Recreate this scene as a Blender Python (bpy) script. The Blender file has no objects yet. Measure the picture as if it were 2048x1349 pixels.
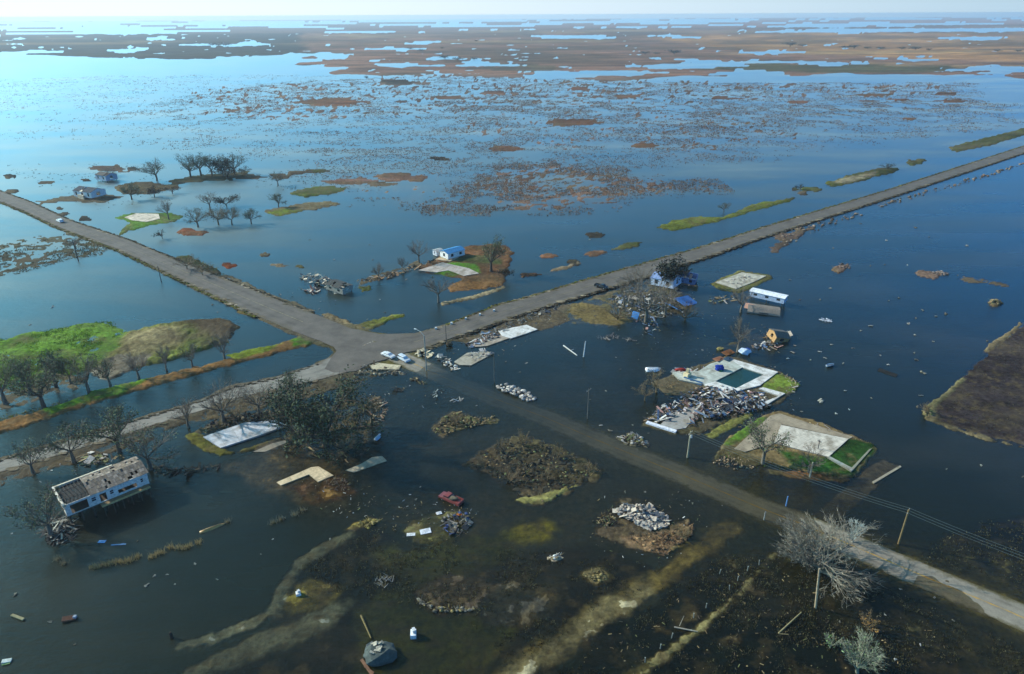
import bpy, math, random
import numpy as np
R = math.radians
random.seed(7)
scene = bpy.context.scene
C = scene.collection
# ------------------------------------------------------------------ camera, sky, sun, exposure
H, F, PITCH, ROLL = 100.0, 1370.0, R(25.2), R(0.27)
cam = bpy.data.objects.new('camera', bpy.data.cameras.new('camera')); C.objects.link(cam)
cam.data.sensor_width = 36; cam.data.lens = F / 2048 * 36; cam.data.clip_start = 0.5; cam.data.clip_end = 90000
cam.location = (0, 0, H)
from mathutils import Matrix, Vector
cam.rotation_euler = (Matrix.Rotation(math.pi/2 - PITCH, 3, 'X') @ Matrix.Rotation(-ROLL, 3, 'Z')).to_euler()
scene.camera = cam
SUN_AZ, SUN_EL = R(-70), R(28)
SKY_HI, SKY_LR, SKY_LL, SKY_R, SKY_L = (.54, .66, .54), (.18, .80, 1.50), (.54, 1.74, 2.06), (2.6, 3.6, 4.4), (5.6, 6.2, 6.6)
world = bpy.data.worlds.new('World'); scene.world = world; world.use_nodes = True
wn = world.node_tree.nodes; sky = wn.new('ShaderNodeTexSky'); sky.sky_type = 'NISHITA'; sky.sun_disc = False
sky.sun_elevation = SUN_EL; sky.sun_rotation = SUN_AZ
sky.air_density = 1.0; sky.dust_density = 1.6; sky.ozone_density = 2.5; sky.altitude = 100
wl = world.node_tree.links; tcw = wn.new('ShaderNodeTexCoord'); spw = wn.new('ShaderNodeSeparateXYZ'); wl.new(tcw.outputs['Generated'], spw.inputs[0])
hm_ = wn.new('ShaderNodeMapRange'); hm_.inputs[1].default_value = 0.0; hm_.inputs[2].default_value = .085; hm_.inputs[3].default_value = .9; hm_.inputs[4].default_value = 0.0; hm_.interpolation_type = 'SMOOTHERSTEP'; wl.new(spw.outputs[2], hm_.inputs[0])
az_ = wn.new('ShaderNodeVectorMath'); az_.operation = 'DOT_PRODUCT'; wl.new(tcw.outputs['Generated'], az_.inputs[0]); az_.inputs[1].default_value = (math.sin(SUN_AZ), math.cos(SUN_AZ), 0)
am_ = wn.new('ShaderNodeMapRange'); am_.inputs[1].default_value = -.35; am_.inputs[2].default_value = .85; wl.new(az_.outputs['Value'], am_.inputs[0])
def wmix(f, a, b, mode='MIX'):
    n = wn.new('ShaderNodeMix'); n.data_type = 'RGBA'; n.blend_type = mode
    for i, v in ((0, f), (6, a), (7, b)):
        if isinstance(v, (int, float)): n.inputs[i].default_value = v
        elif isinstance(v, tuple): n.inputs[i].default_value = (*v, 1)
        else: wl.new(v, n.inputs[i])
    return n.outputs[2]
hor = wmix(am_.outputs[0], SKY_R, SKY_L)                       # milky band of air along the horizon, brighter below the sun
hi_ = wn.new('ShaderNodeMapRange'); hi_.inputs[1].default_value = .34; hi_.inputs[2].default_value = .70; wl.new(spw.outputs[2], hi_.inputs[0])
tint = wmix(hi_.outputs[0], wmix(am_.outputs[0], SKY_LR, SKY_LL), SKY_HI)   # cool camera balance, deeper blue low in the sky
h2_ = wn.new('ShaderNodeMapRange'); h2_.inputs[1].default_value = 0.02; h2_.inputs[2].default_value = .27; h2_.inputs[3].default_value = 1.0; h2_.inputs[4].default_value = 0.0; wl.new(spw.outputs[2], h2_.inputs[0])
pw_ = wn.new('ShaderNodeMath'); pw_.operation = 'MULTIPLY'; wl.new(h2_.outputs[0], pw_.inputs[0]); wl.new(am_.outputs[0], pw_.inputs[1])
tinted = wmix(pw_.outputs[0], wmix(1.0, sky.outputs[0], tint, 'MULTIPLY'), (3.5, 4.2, 4.5))
wl.new(wmix(hm_.outputs[0], tinted, hor), wn['Background'].inputs[0]); wn['Background'].inputs[1].default_value = 0.14
sl = bpy.data.lights.new('sun', 'SUN'); sl.energy = 4.3; sl.angle = R(0.5); sl.color = (1.0, .92, .80)
so = bpy.data.objects.new('sun', sl); C.objects.link(so)
sv = Vector((math.sin(SUN_AZ)*math.cos(SUN_EL), math.cos(SUN_AZ)*math.cos(SUN_EL), math.sin(SUN_EL)))
so.rotation_euler = sv.to_track_quat('Z', 'Y').to_euler(); so.location = sv * 400
scene.view_settings.view_transform = 'Standard'; scene.view_settings.look = 'None'
scene.view_settings.exposure = 0.42; scene.view_settings.gamma = 1
scene.cycles.use_denoising = True
scene.cycles.max_bounces = 6; scene.cycles.diffuse_bounces = 2; scene.cycles.glossy_bounces = 3
scene.cycles.transparent_max_bounces = 10; scene.cycles.volume_bounces = 0
scene.cycles.caustics_reflective = False; scene.cycles.caustics_refractive = False
scene.render.film_transparent = False

# ------------------------------------------------------------------ where a pixel of the photograph meets the land
def ray(px, py):
    a = (px-1024)/F; b = -(py-674.5)/F
    a, b = a*math.cos(ROLL)+b*math.sin(ROLL), -a*math.sin(ROLL)+b*math.cos(ROLL)
    return a, math.cos(PITCH)+b*math.sin(PITCH), -math.sin(PITCH)+b*math.cos(PITCH)
def P(px, py, z=0.0):
    d = ray(px, py); t = (z-H)/d[2]; return Vector((d[0]*t, d[1]*t, z))
def ZT(px, py, yt):                      # height of something that stands at (px,py) and tops out at row yt
    q = P(px, py); d = ray(px, yt); return H + d[2]*q.y/d[1]
def S(px, py):                           # metres per photo pixel there
    return (P(px, py)-Vector((0, 0, H))).length/F
def hx(s, k=1.0):
    s = s.lstrip('#'); v = [int(s[i:i+2], 16)/255 for i in (0, 2, 4)]
    return tuple(k*(c/12.92 if c < .04045 else ((c+.055)/1.055)**2.4) for c in v)

# ------------------------------------------------------------------ noise
def vnoise(x, y, seed=0):
    xi = np.floor(x).astype(np.int64); yi = np.floor(y).astype(np.int64); fx = x-xi; fy = y-yi
    fx = fx*fx*(3-2*fx); fy = fy*fy*(3-2*fy)
    def h(a, b):
        n = (a*374761393 + b*668265263 + seed*1274126177) & 0xffffffff
        n = ((n ^ (n >> 13))*1274126177) & 0xffffffff
        return ((n ^ (n >> 16)) & 0xffff)/65535.0
    return (h(xi, yi)*(1-fx)+h(xi+1, yi)*fx)*(1-fy)+(h(xi, yi+1)*(1-fx)+h(xi+1, yi+1)*fx)*fy
def fbm(x, y, scale, octs=4, seed=0, gain=.55):
    a = 1; s = 0; t = 0
    for o in range(octs):
        s = s+a*vnoise(x/scale*2**o+17.3*o, y/scale*2**o-9.1*o, seed+o); t += a; a *= gain
    return s/t                            # 0..1, mean .5
def poly_sd(x, y, pts):                   # signed distance, positive inside
    d = np.full(x.shape, 1e18); ins = np.zeros(x.shape, bool); n = len(pts)
    for i in range(n):
        ax, ay = pts[i]; bx, by = pts[(i+1) % n]; ex, ey = bx-ax, by-ay; L = ex*ex+ey*ey+1e-9
        t = np.clip(((x-ax)*ex+(y-ay)*ey)/L, 0, 1); d = np.minimum(d, (x-ax-t*ex)**2+(y-ay-t*ey)**2)
        c = ((ay > y) != (by > y)) & (x < (bx-ax)*(y-ay)/((by-ay) if by != ay else 1e-9)+ax); ins ^= c
    return np.where(ins, np.sqrt(d), -np.sqrt(d))
def line_sd(x, y, pts):                   # distance to a polyline, with the value t (0..n-1) along it
    d = np.full(x.shape, 1e18); tt = np.zeros(x.shape)
    for i in range(len(pts)-1):
        ax, ay = pts[i][:2]; bx, by = pts[i+1][:2]; ex, ey = bx-ax, by-ay; L = ex*ex+ey*ey+1e-9
        t = np.clip(((x-ax)*ex+(y-ay)*ey)/L, 0, 1); q = (x-ax-t*ex)**2+(y-ay-t*ey)**2
        m = q < d; d = np.where(m, q, d); tt = np.where(m, i+t, tt)
    return np.sqrt(d), tt
def smooth(a, b, v):
    t = np.clip((v-a)/(b-a), 0, 1); return t*t*(3-2*t)
# ------------------------------------------------------------------ materials
def newmat(name):
    m = bpy.data.materials.new(name); m.use_nodes = True; nt = m.node_tree
    return m, nt, nt.nodes, nt.links, nt.nodes['Principled BSDF']
def N(nt, kind, **kw):
    n = nt.nodes.new(kind)
    for k, v in kw.items():
        if k.startswith('i_'):
            key = k[2:]; n.inputs[int(key) if key.isdigit() else key.replace('_', ' ')].default_value = v
        else: setattr(n, k, v)
    return n
def mathn(nt, op, a, b=None, clamp=False):
    n = nt.nodes.new('ShaderNodeMath'); n.operation = op; n.use_clamp = clamp
    for i, v in enumerate((a, b)):
        if v is None: continue
        if isinstance(v, (int, float)): n.inputs[i].default_value = v
        else: nt.links.new(v, n.inputs[i])
    return n.outputs[0]
def mixc(nt, f, a, b, mode='MIX'):
    n = nt.nodes.new('ShaderNodeMix'); n.data_type = 'RGBA'; n.blend_type = mode
    for i, v in ((0, f), (6, a), (7, b)):
        if isinstance(v, (int, float)): n.inputs[i].default_value = v
        elif isinstance(v, tuple): n.inputs[i].default_value = (*v[:3], 1)
        else: nt.links.new(v, n.inputs[i])
    return n.outputs[2]
def noisef(nt, scale, detail=4, rough=.6, vec=None, lo=0., hi=1., flo=.3, fhi=.7):
    n = N(nt, 'ShaderNodeTexNoise'); n.inputs['Scale'].default_value = scale; n.inputs['Detail'].default_value = detail; n.inputs['Roughness'].default_value = rough
    if vec: nt.links.new(vec, n.inputs['Vector'])
    m = N(nt, 'ShaderNodeMapRange'); m.inputs[1].default_value = flo; m.inputs[2].default_value = fhi; m.inputs[3].default_value = lo; m.inputs[4].default_value = hi
    nt.links.new(n.outputs[0], m.inputs[0]); return m.outputs[0]
def colmat(name, rough=.9, spread=.5, scale=1.2, bump=.3, spec=.3, coords='Object'):
    """one surface kind: the colour comes from the mesh's own colour attribute, broken up by noise"""
    m, nt, nd, lk, bs = newmat(name)
    at = N(nt, 'ShaderNodeAttribute', attribute_name='col'); tc = N(nt, 'ShaderNodeTexCoord')
    f = noisef(nt, scale, 5, .65, tc.outputs[coords], 1-spread, 1+spread*.7)
    c = N(nt, 'ShaderNodeVectorMath', operation='SCALE'); lk.new(at.outputs['Color'], c.inputs[0]); lk.new(f, c.inputs['Scale'])
    lk.new(c.outputs[0], bs.inputs['Base Color']); bs.inputs['Roughness'].default_value = rough; bs.inputs['Specular IOR Level'].default_value = spec
    if bump:
        b = N(nt, 'ShaderNodeBump'); b.inputs['Strength'].default_value = bump; b.inputs['Distance'].default_value = .3
        lk.new(f, b.inputs['Height']); lk.new(b.outputs[0], bs.inputs['Normal'])
    return m
GROUND = colmat('ground_soil', .95, .55, .8, .5, .04)
def far_texture():
    nt = GROUND.node_tree; bs = nt.nodes['Principled BSDF']; src = bs.inputs['Base Color'].links[0].from_socket; ge = N(nt, 'ShaderNodeNewGeometry')
    mp_ = N(nt, 'ShaderNodeMapping'); mp_.inputs['Scale'].default_value = (.5, 1.3, 1); nt.links.new(ge.outputs['Position'], mp_.inputs[0])
    a = noisef(nt, .012, 8, .72, mp_.outputs[0], .45, 1.6, .36, .64); b = noisef(nt, .16, 5, .7, ge.outputs['Position'], .7, 1.3)
    s = N(nt, 'ShaderNodeVectorMath', operation='SCALE'); nt.links.new(src, s.inputs[0]); nt.links.new(mathn(nt, 'MULTIPLY', a, b), s.inputs['Scale'])
    h = noisef(nt, .035, 6, .7, mp_.outputs[0], 0, .55, .48, .66); nt.links.new(mixc(nt, h, s.outputs[0], (.11, .085, .055)), bs.inputs['Base Color'])
far_texture()
MATTE = colmat('weathered_surface', .9, .35, 2.2, .2, .3)
PAINT = colmat('painted_metal', .35, .12, 1.5, .0, .5)
BARK = colmat('bark', .95, .35, 3., .3, .2)
LEAF = colmat('leaves', .8, .45, .5, 0, .2)
REED = colmat('dry_reed', .95, .4, .05, 0, .1)
def let_light_through():
    nt = REED.node_tree; bs = nt.nodes['Principled BSDF']; src = bs.inputs['Base Color'].links[0].from_socket
    tl = N(nt, 'ShaderNodeBsdfTranslucent'); nt.links.new(src, tl.inputs[0]); mx = N(nt, 'ShaderNodeMixShader', i_0=.45)
    nt.links.new(bs.outputs[0], mx.inputs[1]); nt.links.new(tl.outputs[0], mx.inputs[2]); nt.links.new(mx.outputs[0], nt.nodes['Material Output'].inputs['Surface'])
let_light_through()
CONC = colmat('bare_concrete', .85, .30, .35, .1, .3)
def stain_concrete():
    nt = CONC.node_tree; bs = nt.nodes['Principled BSDF']; src = bs.inputs['Base Color'].links[0].from_socket; tc = N(nt, 'ShaderNodeTexCoord')
    bk = N(nt, 'ShaderNodeTexBrick'); bk.offset = 0; nt.links.new(tc.outputs['Object'], bk.inputs[0])
    mp_ = N(nt, 'ShaderNodeMapping'); mp_.inputs['Rotation'].default_value = (0, 0, -.62); nt.links.new(tc.outputs['Object'], mp_.inputs[0]); nt.links.new(mp_.outputs[0], bk.inputs[0])
    for k, v in (('Scale', 1.0), ('Mortar Size', .05), ('Brick Width', 3.6), ('Row Height', 3.0), ('Mortar Smooth', .3)): bk.inputs[k].default_value = v
    mud = noisef(nt, .28, 6, .7, tc.outputs['Object'], 0, .75, .46, .66)
    c1 = mixc(nt, mud, src, g_mud); c2 = mixc(nt, mathn(nt, 'MULTIPLY', bk.outputs['Fac'], .45), c1, (.08, .07, .06)); nt.links.new(c2, bs.inputs['Base Color'])
g_mud = hx('#6e614c'); stain_concrete()
def gradient_lr(): pass
# water: a reflecting surface over silty water that hides the bottom with depth
WATER, nt, nd, lk, bs = newmat('flood_water')
nd.remove(bs); out = nd['Material Output']
geo = N(nt, 'ShaderNodeNewGeometry'); pos = geo.outputs['Position']
dep = N(nt, 'ShaderNodeAttribute', attribute_name='depth')
tr = N(nt, 'ShaderNodeBsdfTransparent', i_Color=(.70, .67, .56, 1)); df = N(nt, 'ShaderNodeBsdfDiffuse')
big = noisef(nt, .006, 3, .5, pos)
mq = N(nt, 'ShaderNodeMapping'); mq.inputs['Scale'].default_value = (.5, 1.2, 1); mq.inputs['Rotation'].default_value = (0, 0, .5); lk.new(pos, mq.inputs[0])
plume = noisef(nt, .022, 6, .62, mq.outputs[0], 0, 1, .46, .70)                      # silt plumes drifting through the clear dark water
lk.new(mixc(nt, mathn(nt, 'MULTIPLY', plume, .75), mixc(nt, big, (.008, .011, .006), (.013, .016, .008)), (.034, .032, .020)), df.inputs['Color'])
murk = mathn(nt, 'SUBTRACT', 1, mathn(nt, 'POWER', 2.718, mathn(nt, 'MULTIPLY', dep.outputs['Fac'], -3.6)))
under = N(nt, 'ShaderNodeMixShader'); lk.new(murk, under.inputs[0]); lk.new(tr.outputs[0], under.inputs[1]); lk.new(df.outputs[0], under.inputs[2])
gl = N(nt, 'ShaderNodeBsdfGlossy'); gl.inputs['Color'].default_value = (.80, .99, 1, 1)
mp = N(nt, 'ShaderNodeMapping'); mp.inputs['Scale'].default_value = (.35, 1.4, 1); mp.inputs['Rotation'].default_value = (0, 0, .35); lk.new(pos, mp.inputs[0])
streak = noisef(nt, .02, 5, .6, mp.outputs[0])
spx = N(nt, 'ShaderNodeSeparateXYZ'); lk.new(pos, spx.inputs[0])
fetch = N(nt, 'ShaderNodeMapRange'); fetch.inputs[1].default_value = 130; fetch.inputs[2].default_value = 420; fetch.inputs[3].default_value = .06; fetch.inputs[4].default_value = .32      # the open marsh catches more wind than the yards
lk.new(mathn(nt, 'SUBTRACT', spx.outputs[1], mathn(nt, 'MULTIPLY', spx.outputs[0], .45)), fetch.inputs[0])
lk.new(mathn(nt, 'ADD', mathn(nt, 'MULTIPLY', streak, .26), fetch.outputs[0]), gl.inputs['Roughness'])
wv = noisef(nt, .55, 3, .6, mp.outputs[0]); wv2 = noisef(nt, 2.2, 2, .5, mp.outputs[0])
bp = N(nt, 'ShaderNodeBump'); bp.inputs['Strength'].default_value = .26; bp.inputs['Distance'].default_value = .25
lk.new(mathn(nt, 'ADD', wv, mathn(nt, 'MULTIPLY', wv2, .35)), bp.inputs['Height']); lk.new(bp.outputs[0], gl.inputs['Normal'])
inz = N(nt, 'ShaderNodeSeparateXYZ'); lk.new(geo.outputs['Incoming'], inz.inputs[0])      # Schlick reflectance, the same from above and from below
om = mathn(nt, 'SUBTRACT', 1.0, mathn(nt, 'ABSOLUTE', inz.outputs[2])); fm = mathn(nt, 'ADD', mathn(nt, 'MULTIPLY', mathn(nt, 'POWER', om, 5.0), .975), .025, True)
ms = N(nt, 'ShaderNodeMixShader'); lk.new(fm, ms.inputs[0]); lk.new(under.outputs[0], ms.inputs[1]); lk.new(gl.outputs[0], ms.inputs[2])
lk.new(ms.outputs[0], out.inputs['Surface'])

# ------------------------------------------------------------------ mesh collector
class MB:
    def __init__(s): s.v = []; s.f = []; s.c = []
    def add(s, vs, fs, col, jit=0.0):
        o = len(s.v); s.v.extend([tuple(v) for v in vs])
        for f in fs:
            s.f.append(tuple(i+o for i in f)); k = 1+random.uniform(-jit, jit); s.c.append((col[0]*k, col[1]*k, col[2]*k))
        return s
    def box(s, c, size, rz=0, col=(.5, .5, .5), tilt=(0, 0), jit=0.0, taper=1.0):
        hx_, hy, hz = size[0]/2, size[1]/2, size[2]/2
        M = Matrix.Translation(Vector(c)) @ Matrix.Rotation(rz, 4, 'Z') @ Matrix.Rotation(tilt[0], 4, 'X') @ Matrix.Rotation(tilt[1], 4, 'Y')
        vs = [M @ Vector((x*hx_*(taper if z > 0 else 1), y*hy*(taper if z > 0 else 1), z*hz)) for z in (-1, 1) for y in (-1, 1) for x in (-1, 1)]
        return s.add(vs, [(0, 2, 3, 1), (4, 5, 7, 6), (0, 1, 5, 4), (2, 6, 7, 3), (0, 4, 6, 2), (1, 3, 7, 5)], col, jit)
    def tube(s, a, b, r0, r1, n=6, col=(.3, .3, .3), caps=True, jit=0.0):
        a = Vector(a); b = Vector(b); d = (b-a); d = d.normalized() if d.length > 1e-6 else Vector((0, 0, 1))
        u = d.orthogonal().normalized(); w = d.cross(u)
        vs = [p+(u*math.cos(6.2832*i/n)+w*math.sin(6.2832*i/n))*r for p, r in ((a, r0), (b, r1)) for i in range(n)]
        fs = [(i, (i+1) % n, n+(i+1) % n, n+i) for i in range(n)]
        if caps: fs += [tuple(range(n-1, -1, -1)), tuple(range(n, 2*n))]
        return s.add(vs, fs, col, jit)
    def prism(s, pts, z0, z1, col, side=None):
        n = len(pts); vs = [(p[0], p[1], z0) for p in pts]+[(p[0], p[1], z1) for p in pts]
        area = sum(pts[i][0]*pts[(i+1) % n][1]-pts[(i+1) % n][0]*pts[i][1] for i in range(n))
        top = tuple(range(n, 2*n)); bot = tuple(range(n-1, -1, -1)); sd = [(i, (i+1) % n, n+(i+1) % n, n+i) for i in range(n)]
        if area < 0: top = top[::-1]; bot = bot[::-1]; sd = [f[::-1] for f in sd]
        s.add(vs, [top, bot], col); return s.add(vs, sd, side or col)
    def blob(s, c, size, col, seed=0, rough=.25, n=1, jit=0.1):
        import bmesh
        key = (n,); 
        if key not in ICO:
            bm = bmesh.new(); bmesh.ops.create_icosphere(bm, subdivisions=n, radius=1); ICO[key] = ([v.co.copy() for v in bm.verts], [tuple(v.index for v in f.verts) for f in bm.faces]); bm.free()
        vs, fs = ICO[key]; rd = random.Random(seed); c = Vector(c)
        out = []
        for v in vs:
            k = 1+rd.uniform(-rough, rough); out.append(c+Vector((v.x*size[0]*k, v.y*size[1]*k, v.z*size[2]*k)))
        return s.add(out, fs, col, jit)
    def build(s, name, mat, parent=None, loc=None, smooth_=False):
        me = bpy.data.meshes.new(name); me.from_pydata(s.v, [], s.f); me.update()
        a = me.attributes.new('col', 'FLOAT_COLOR', 'FACE'); a.data.foreach_set('color', np.array([(*c, 1) for c in s.c], dtype=np.float32).ravel())
        me.materials.append(mat)
        if smooth_: me.polygons.foreach_set('use_smooth', [True]*len(me.polygons))
        o = bpy.data.objects.new(name, me); C.objects.link(o)
        if parent is not None: o.parent = parent
        if loc is not None: o.location = loc
        return o
ICO = {}
def tag(o, label=None, cat=None, group=None, kind=None):
    if label: o['label'] = label
    if cat: o['category'] = cat
    if group: o['group'] = group
    if kind: o['kind'] = kind
    return o
def empty(name, loc, rz=0, label=None, cat=None, group=None):
    o = bpy.data.objects.new(name, None); C.objects.link(o); o.location = loc; o.rotation_euler = (0, 0, rz); o.empty_display_size = .5
    return tag(o, label, cat, group)
def copy_tree(o, parent=None):
    c = o.copy(); C.objects.link(c)
    if parent is not None: c.parent = parent
    for ch in list(o.children): copy_tree(ch, c)
    return c
# ------------------------------------------------------------------ the land: road lines and patches (photo pixels, laid onto the ground plane)
NW_U = [(-90, 350), (0, 384), (63, 407), (137, 442), (254, 481), (340, 517), (470, 568), (545, 598), (627, 630), (700, 659)]
NW_L = [(-110, 364), (-10, 400), (50, 424), (120, 457), (240, 502), (330, 545), (450, 603), (520, 636), (585, 664), (650, 692)]
NE_U = [(760, 671), (830, 669), (899, 652), (1000, 612), (1060, 597), (1160, 566), (1287, 530), (1414, 494), (1528, 457), (1780, 381), (2048, 294), (2300, 214)]
NE_L = [(740, 722), (840, 702), (905, 678), (1003, 644), (1062, 624), (1165, 593), (1290, 556), (1417, 514), (1530, 474), (1782, 395), (2050, 306), (2305, 225)]
SW_U = [(672, 712), (632, 730), (550, 757), (460, 777), (400, 803), (300, 833), (200, 863), (100, 892), (0, 921), (-160, 967)]
SW_L = [(712, 742), (645, 760), (552, 781), (462, 801), (402, 824), (302, 854), (202, 886), (102, 917), (0, 947), (-160, 996)]
CROSS = [(627, 630), (700, 659), (760, 671), (800, 671), (830, 690), (820, 705), (770, 722), (740, 730), (712, 745), (668, 748), (650, 740), (664, 716), (674, 704), (668, 696), (640, 684), (585, 664)]
SE_C = [(730, 692, .45), (800, 716, .22), (850, 738, -.02), (900, 759, -.30), (994, 798, -.24), (1090, 834, -.17), (1192, 879, -.13), (1280, 915, -.10), (1383, 957, -.08), (1519, 1015, -.08), (1611, 1051, -.03),
        (1714, 1096, .05), (1800, 1133, .05), (1889, 1170, -.02), (2015, 1222, .02), (2150, 1283, .0), (2400, 1390, 0)]
def W2(pts): return [tuple(P(*p)[:2]) for p in pts]
nwp, nep, swp, crp = (W2(a+b[::-1]) for a, b in ((NW_U, NW_L), (NE_U, NE_L), (SW_U, SW_L), (CROSS, [])))
sec = [(*P(a, b)[:2], z) for a, b, z in SE_C]
g = hx
BROWN, DMUD, TAN, OLIVE, GREEN, RUST, SILT, REEDC = g('#5d5140'), g('#2c2a24'), g('#8d7c62'), g('#4d5228'), g('#4f8a1c'), g('#6e4c36'), g('#6a6e64'), g('#5a4a40')
# (pixels, height, colour, edge softness m, raggedness m, relief m)
PATCH = [
 # far marshes
 ([(-300, 84), (-100, 78), (0, 75), (200, 70), (640, 67), (660, 104), (520, 112), (430, 118), (300, 121), (180, 113), (0, 108), (-300, 104)], .45, g('#38342f'), 30, 55, 1.1),
 ([(600, 68), (1000, 60), (1600, 54), (2400, 48), (2400, 160), (2048, 155), (1950, 149), (1700, 148), (1560, 151), (1400, 155), (1250, 165), (1100, 150), (900, 160), (700, 148), (610, 118), (640, 104)], .45, g('#84624e'), 25, 70, .95),
 ([(1300, 72), (1700, 66), (2400, 60), (2400, 130), (1900, 118), (1500, 100)], .5, g('#a5794c'), 60, 60, .9),
 ([(1500, 128), (1700, 130), (1900, 134), (1900, 143), (1700, 146), (1560, 144), (1400, 140)], .5, g('#4e4a2c'), 8, 10, .3),
 ([(700, 770), (820, 750), (1000, 810), (1250, 900), (1450, 985), (1440, 1060), (1300, 1180), (1000, 1180), (820, 1060), (600, 1030), (470, 990), (560, 900), (700, 900)], -.27, g('#4f4632'), 6, 6, .16),
 ([(1100, 690), (1350, 640), (1620, 820), (1780, 900), (1760, 1040), (1650, 1050), (1420, 930), (1100, 800)], -.36, g('#453f30'), 8, 8, .2),
 # shallow flats with broken marsh in the middle distance
 ([(300, 185), (520, 165), (800, 150), (1300, 160), (1900, 165), (1900, 190), (1300, 215), (900, 235), (560, 245), (330, 225)], -.11, g('#6b574a'), 40, 40, .50),
 ([(900, 225), (1300, 205), (1650, 235), (1600, 290), (1350, 320), (1000, 300), (880, 262)], -.16, g('#6b574a'), 40, 40, .48),
 ([(920, 372), (1000, 340), (1100, 325), (1250, 348), (1365, 368), (1360, 388), (1200, 418), (1100, 430), (980, 408)], -.03, g('#6a5446'), 14, 16, .40),
 ([(640, 345), (900, 330), (960, 360), (900, 375), (1000, 420), (840, 430), (760, 400), (640, 385)], -.20, g('#66513f'), 12, 12, .40),
]
def blobpatch(cx, cy, w, h, z=.25, col=RUST, rag=.3, tilt=0.0):
    q = P(cx, cy); a = W2([(cx-w/2, cy+tilt*w/2), (cx-w*.25, cy-h/2+tilt*w*.25), (cx+w*.2, cy-h/2-tilt*w*.2), (cx+w/2, cy-tilt*w/2), (cx+w*.28, cy+h/2-tilt*w*.28), (cx-w*.22, cy+h/2+tilt*w*.22)])
    PATCH.append((a, z, col, max(.3, S(cx, cy)*1.5), w*S(cx, cy)*rag*.6, .28, 1))
for a in [(660, 205, 130, 13), (895, 195, 80, 5), (990, 186, 60, 5), (1160, 178, 60, 5), (1255, 193, 60, 6), (1140, 246, 130, 12, .3), (1448, 197, 70, 6), (1597, 205, 60, 7), (1815, 238, 50, 6), (1745, 190, 70, 6),
          (1890, 188, 60, 8), (1800, 200, 50, 6), (795, 165, 90, 8, .3, DMUD), (880, 318, 50, 9, .25, DMUD), (1050, 138, 180, 16, .4, BROWN), (1740, 202, 60, 6), (1905, 202, 70, 7), (1290, 292, 60, 8), (1010, 297, 80, 12),
          (215, 337, 110, 16, .35, g('#5a4638')), (20, 353, 30, 9, .4, DMUD), (25, 383, 30, 9, .4, DMUD), (172, 361, 30, 6, .3, DMUD), (90, 367, 45, 8, .2, BROWN), (265, 338, 22, 9, .3, DMUD), (120, 417, 18, 7, .3, DMUD), (128, 428, 22, 9, .3, DMUD), (170, 438, 30, 11, .3, DMUD),
          (382, 465, 68, 16, .3, g('#7a4a30')), (456, 531, 38, 12, .3, g('#7c4020')), (530, 510, 30, 10, .2, BROWN), (560, 531, 40, 8, .2, TAN), (601, 534, 20, 9, .25, OLIVE), (800, 354, 100, 15, .3, g('#6a5040')), (760, 368, 60, 8, .2, BROWN), (700, 363, 120, 9, .2, g('#6a5045')),
          (475, 354, 120, 8, .25, BROWN), (628, 343, 60, 10, .3, OLIVE), (560, 352, 50, 12, .3, BROWN), (600, 345, 70, 10, .3, BROWN, .3, .1), (1000, 498, 50, 10, .3, RUST), (1095, 513, 40, 10, .3, RUST), (1190, 507, 46, 12, .3, RUST, .3, .15), (1258, 492, 56, 10, .3, OLIVE, .3, .25),
          (1147, 525, 30, 12, .35, DMUD), (1130, 535, 60, 7, .2, TAN, .3, .3), (1188, 470, 40, 12, .35, DMUD), (1060, 550, 50, 10, .3, RUST), (1830, 324, 50, 11, .35, OLIVE, .3, .1), (1590, 378, 18, 8, .3, DMUD), (1620, 379, 50, 9, .3, OLIVE), (1605, 388, 25, 10, .2, BROWN),
          (1685, 535, 40, 16, .3, g('#6a5547'), .6, .3), (1990, 607, 26, 15, .5, g('#6a5a3f')), (1880, 548, 60, 12, .2, g('#6a5547'), .8), (1960, 560, 90, 6, .1, BROWN, .8, -.2), (1585, 470, 60, 20, .25, g('#5a4a42'), .6, .3), (1560, 492, 50, 16, .2, g('#5a4a42'), .7, .2), (1620, 458, 40, 12, .25, g('#5a4a42'), .7, .3)]:
    blobpatch(*a)
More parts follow.
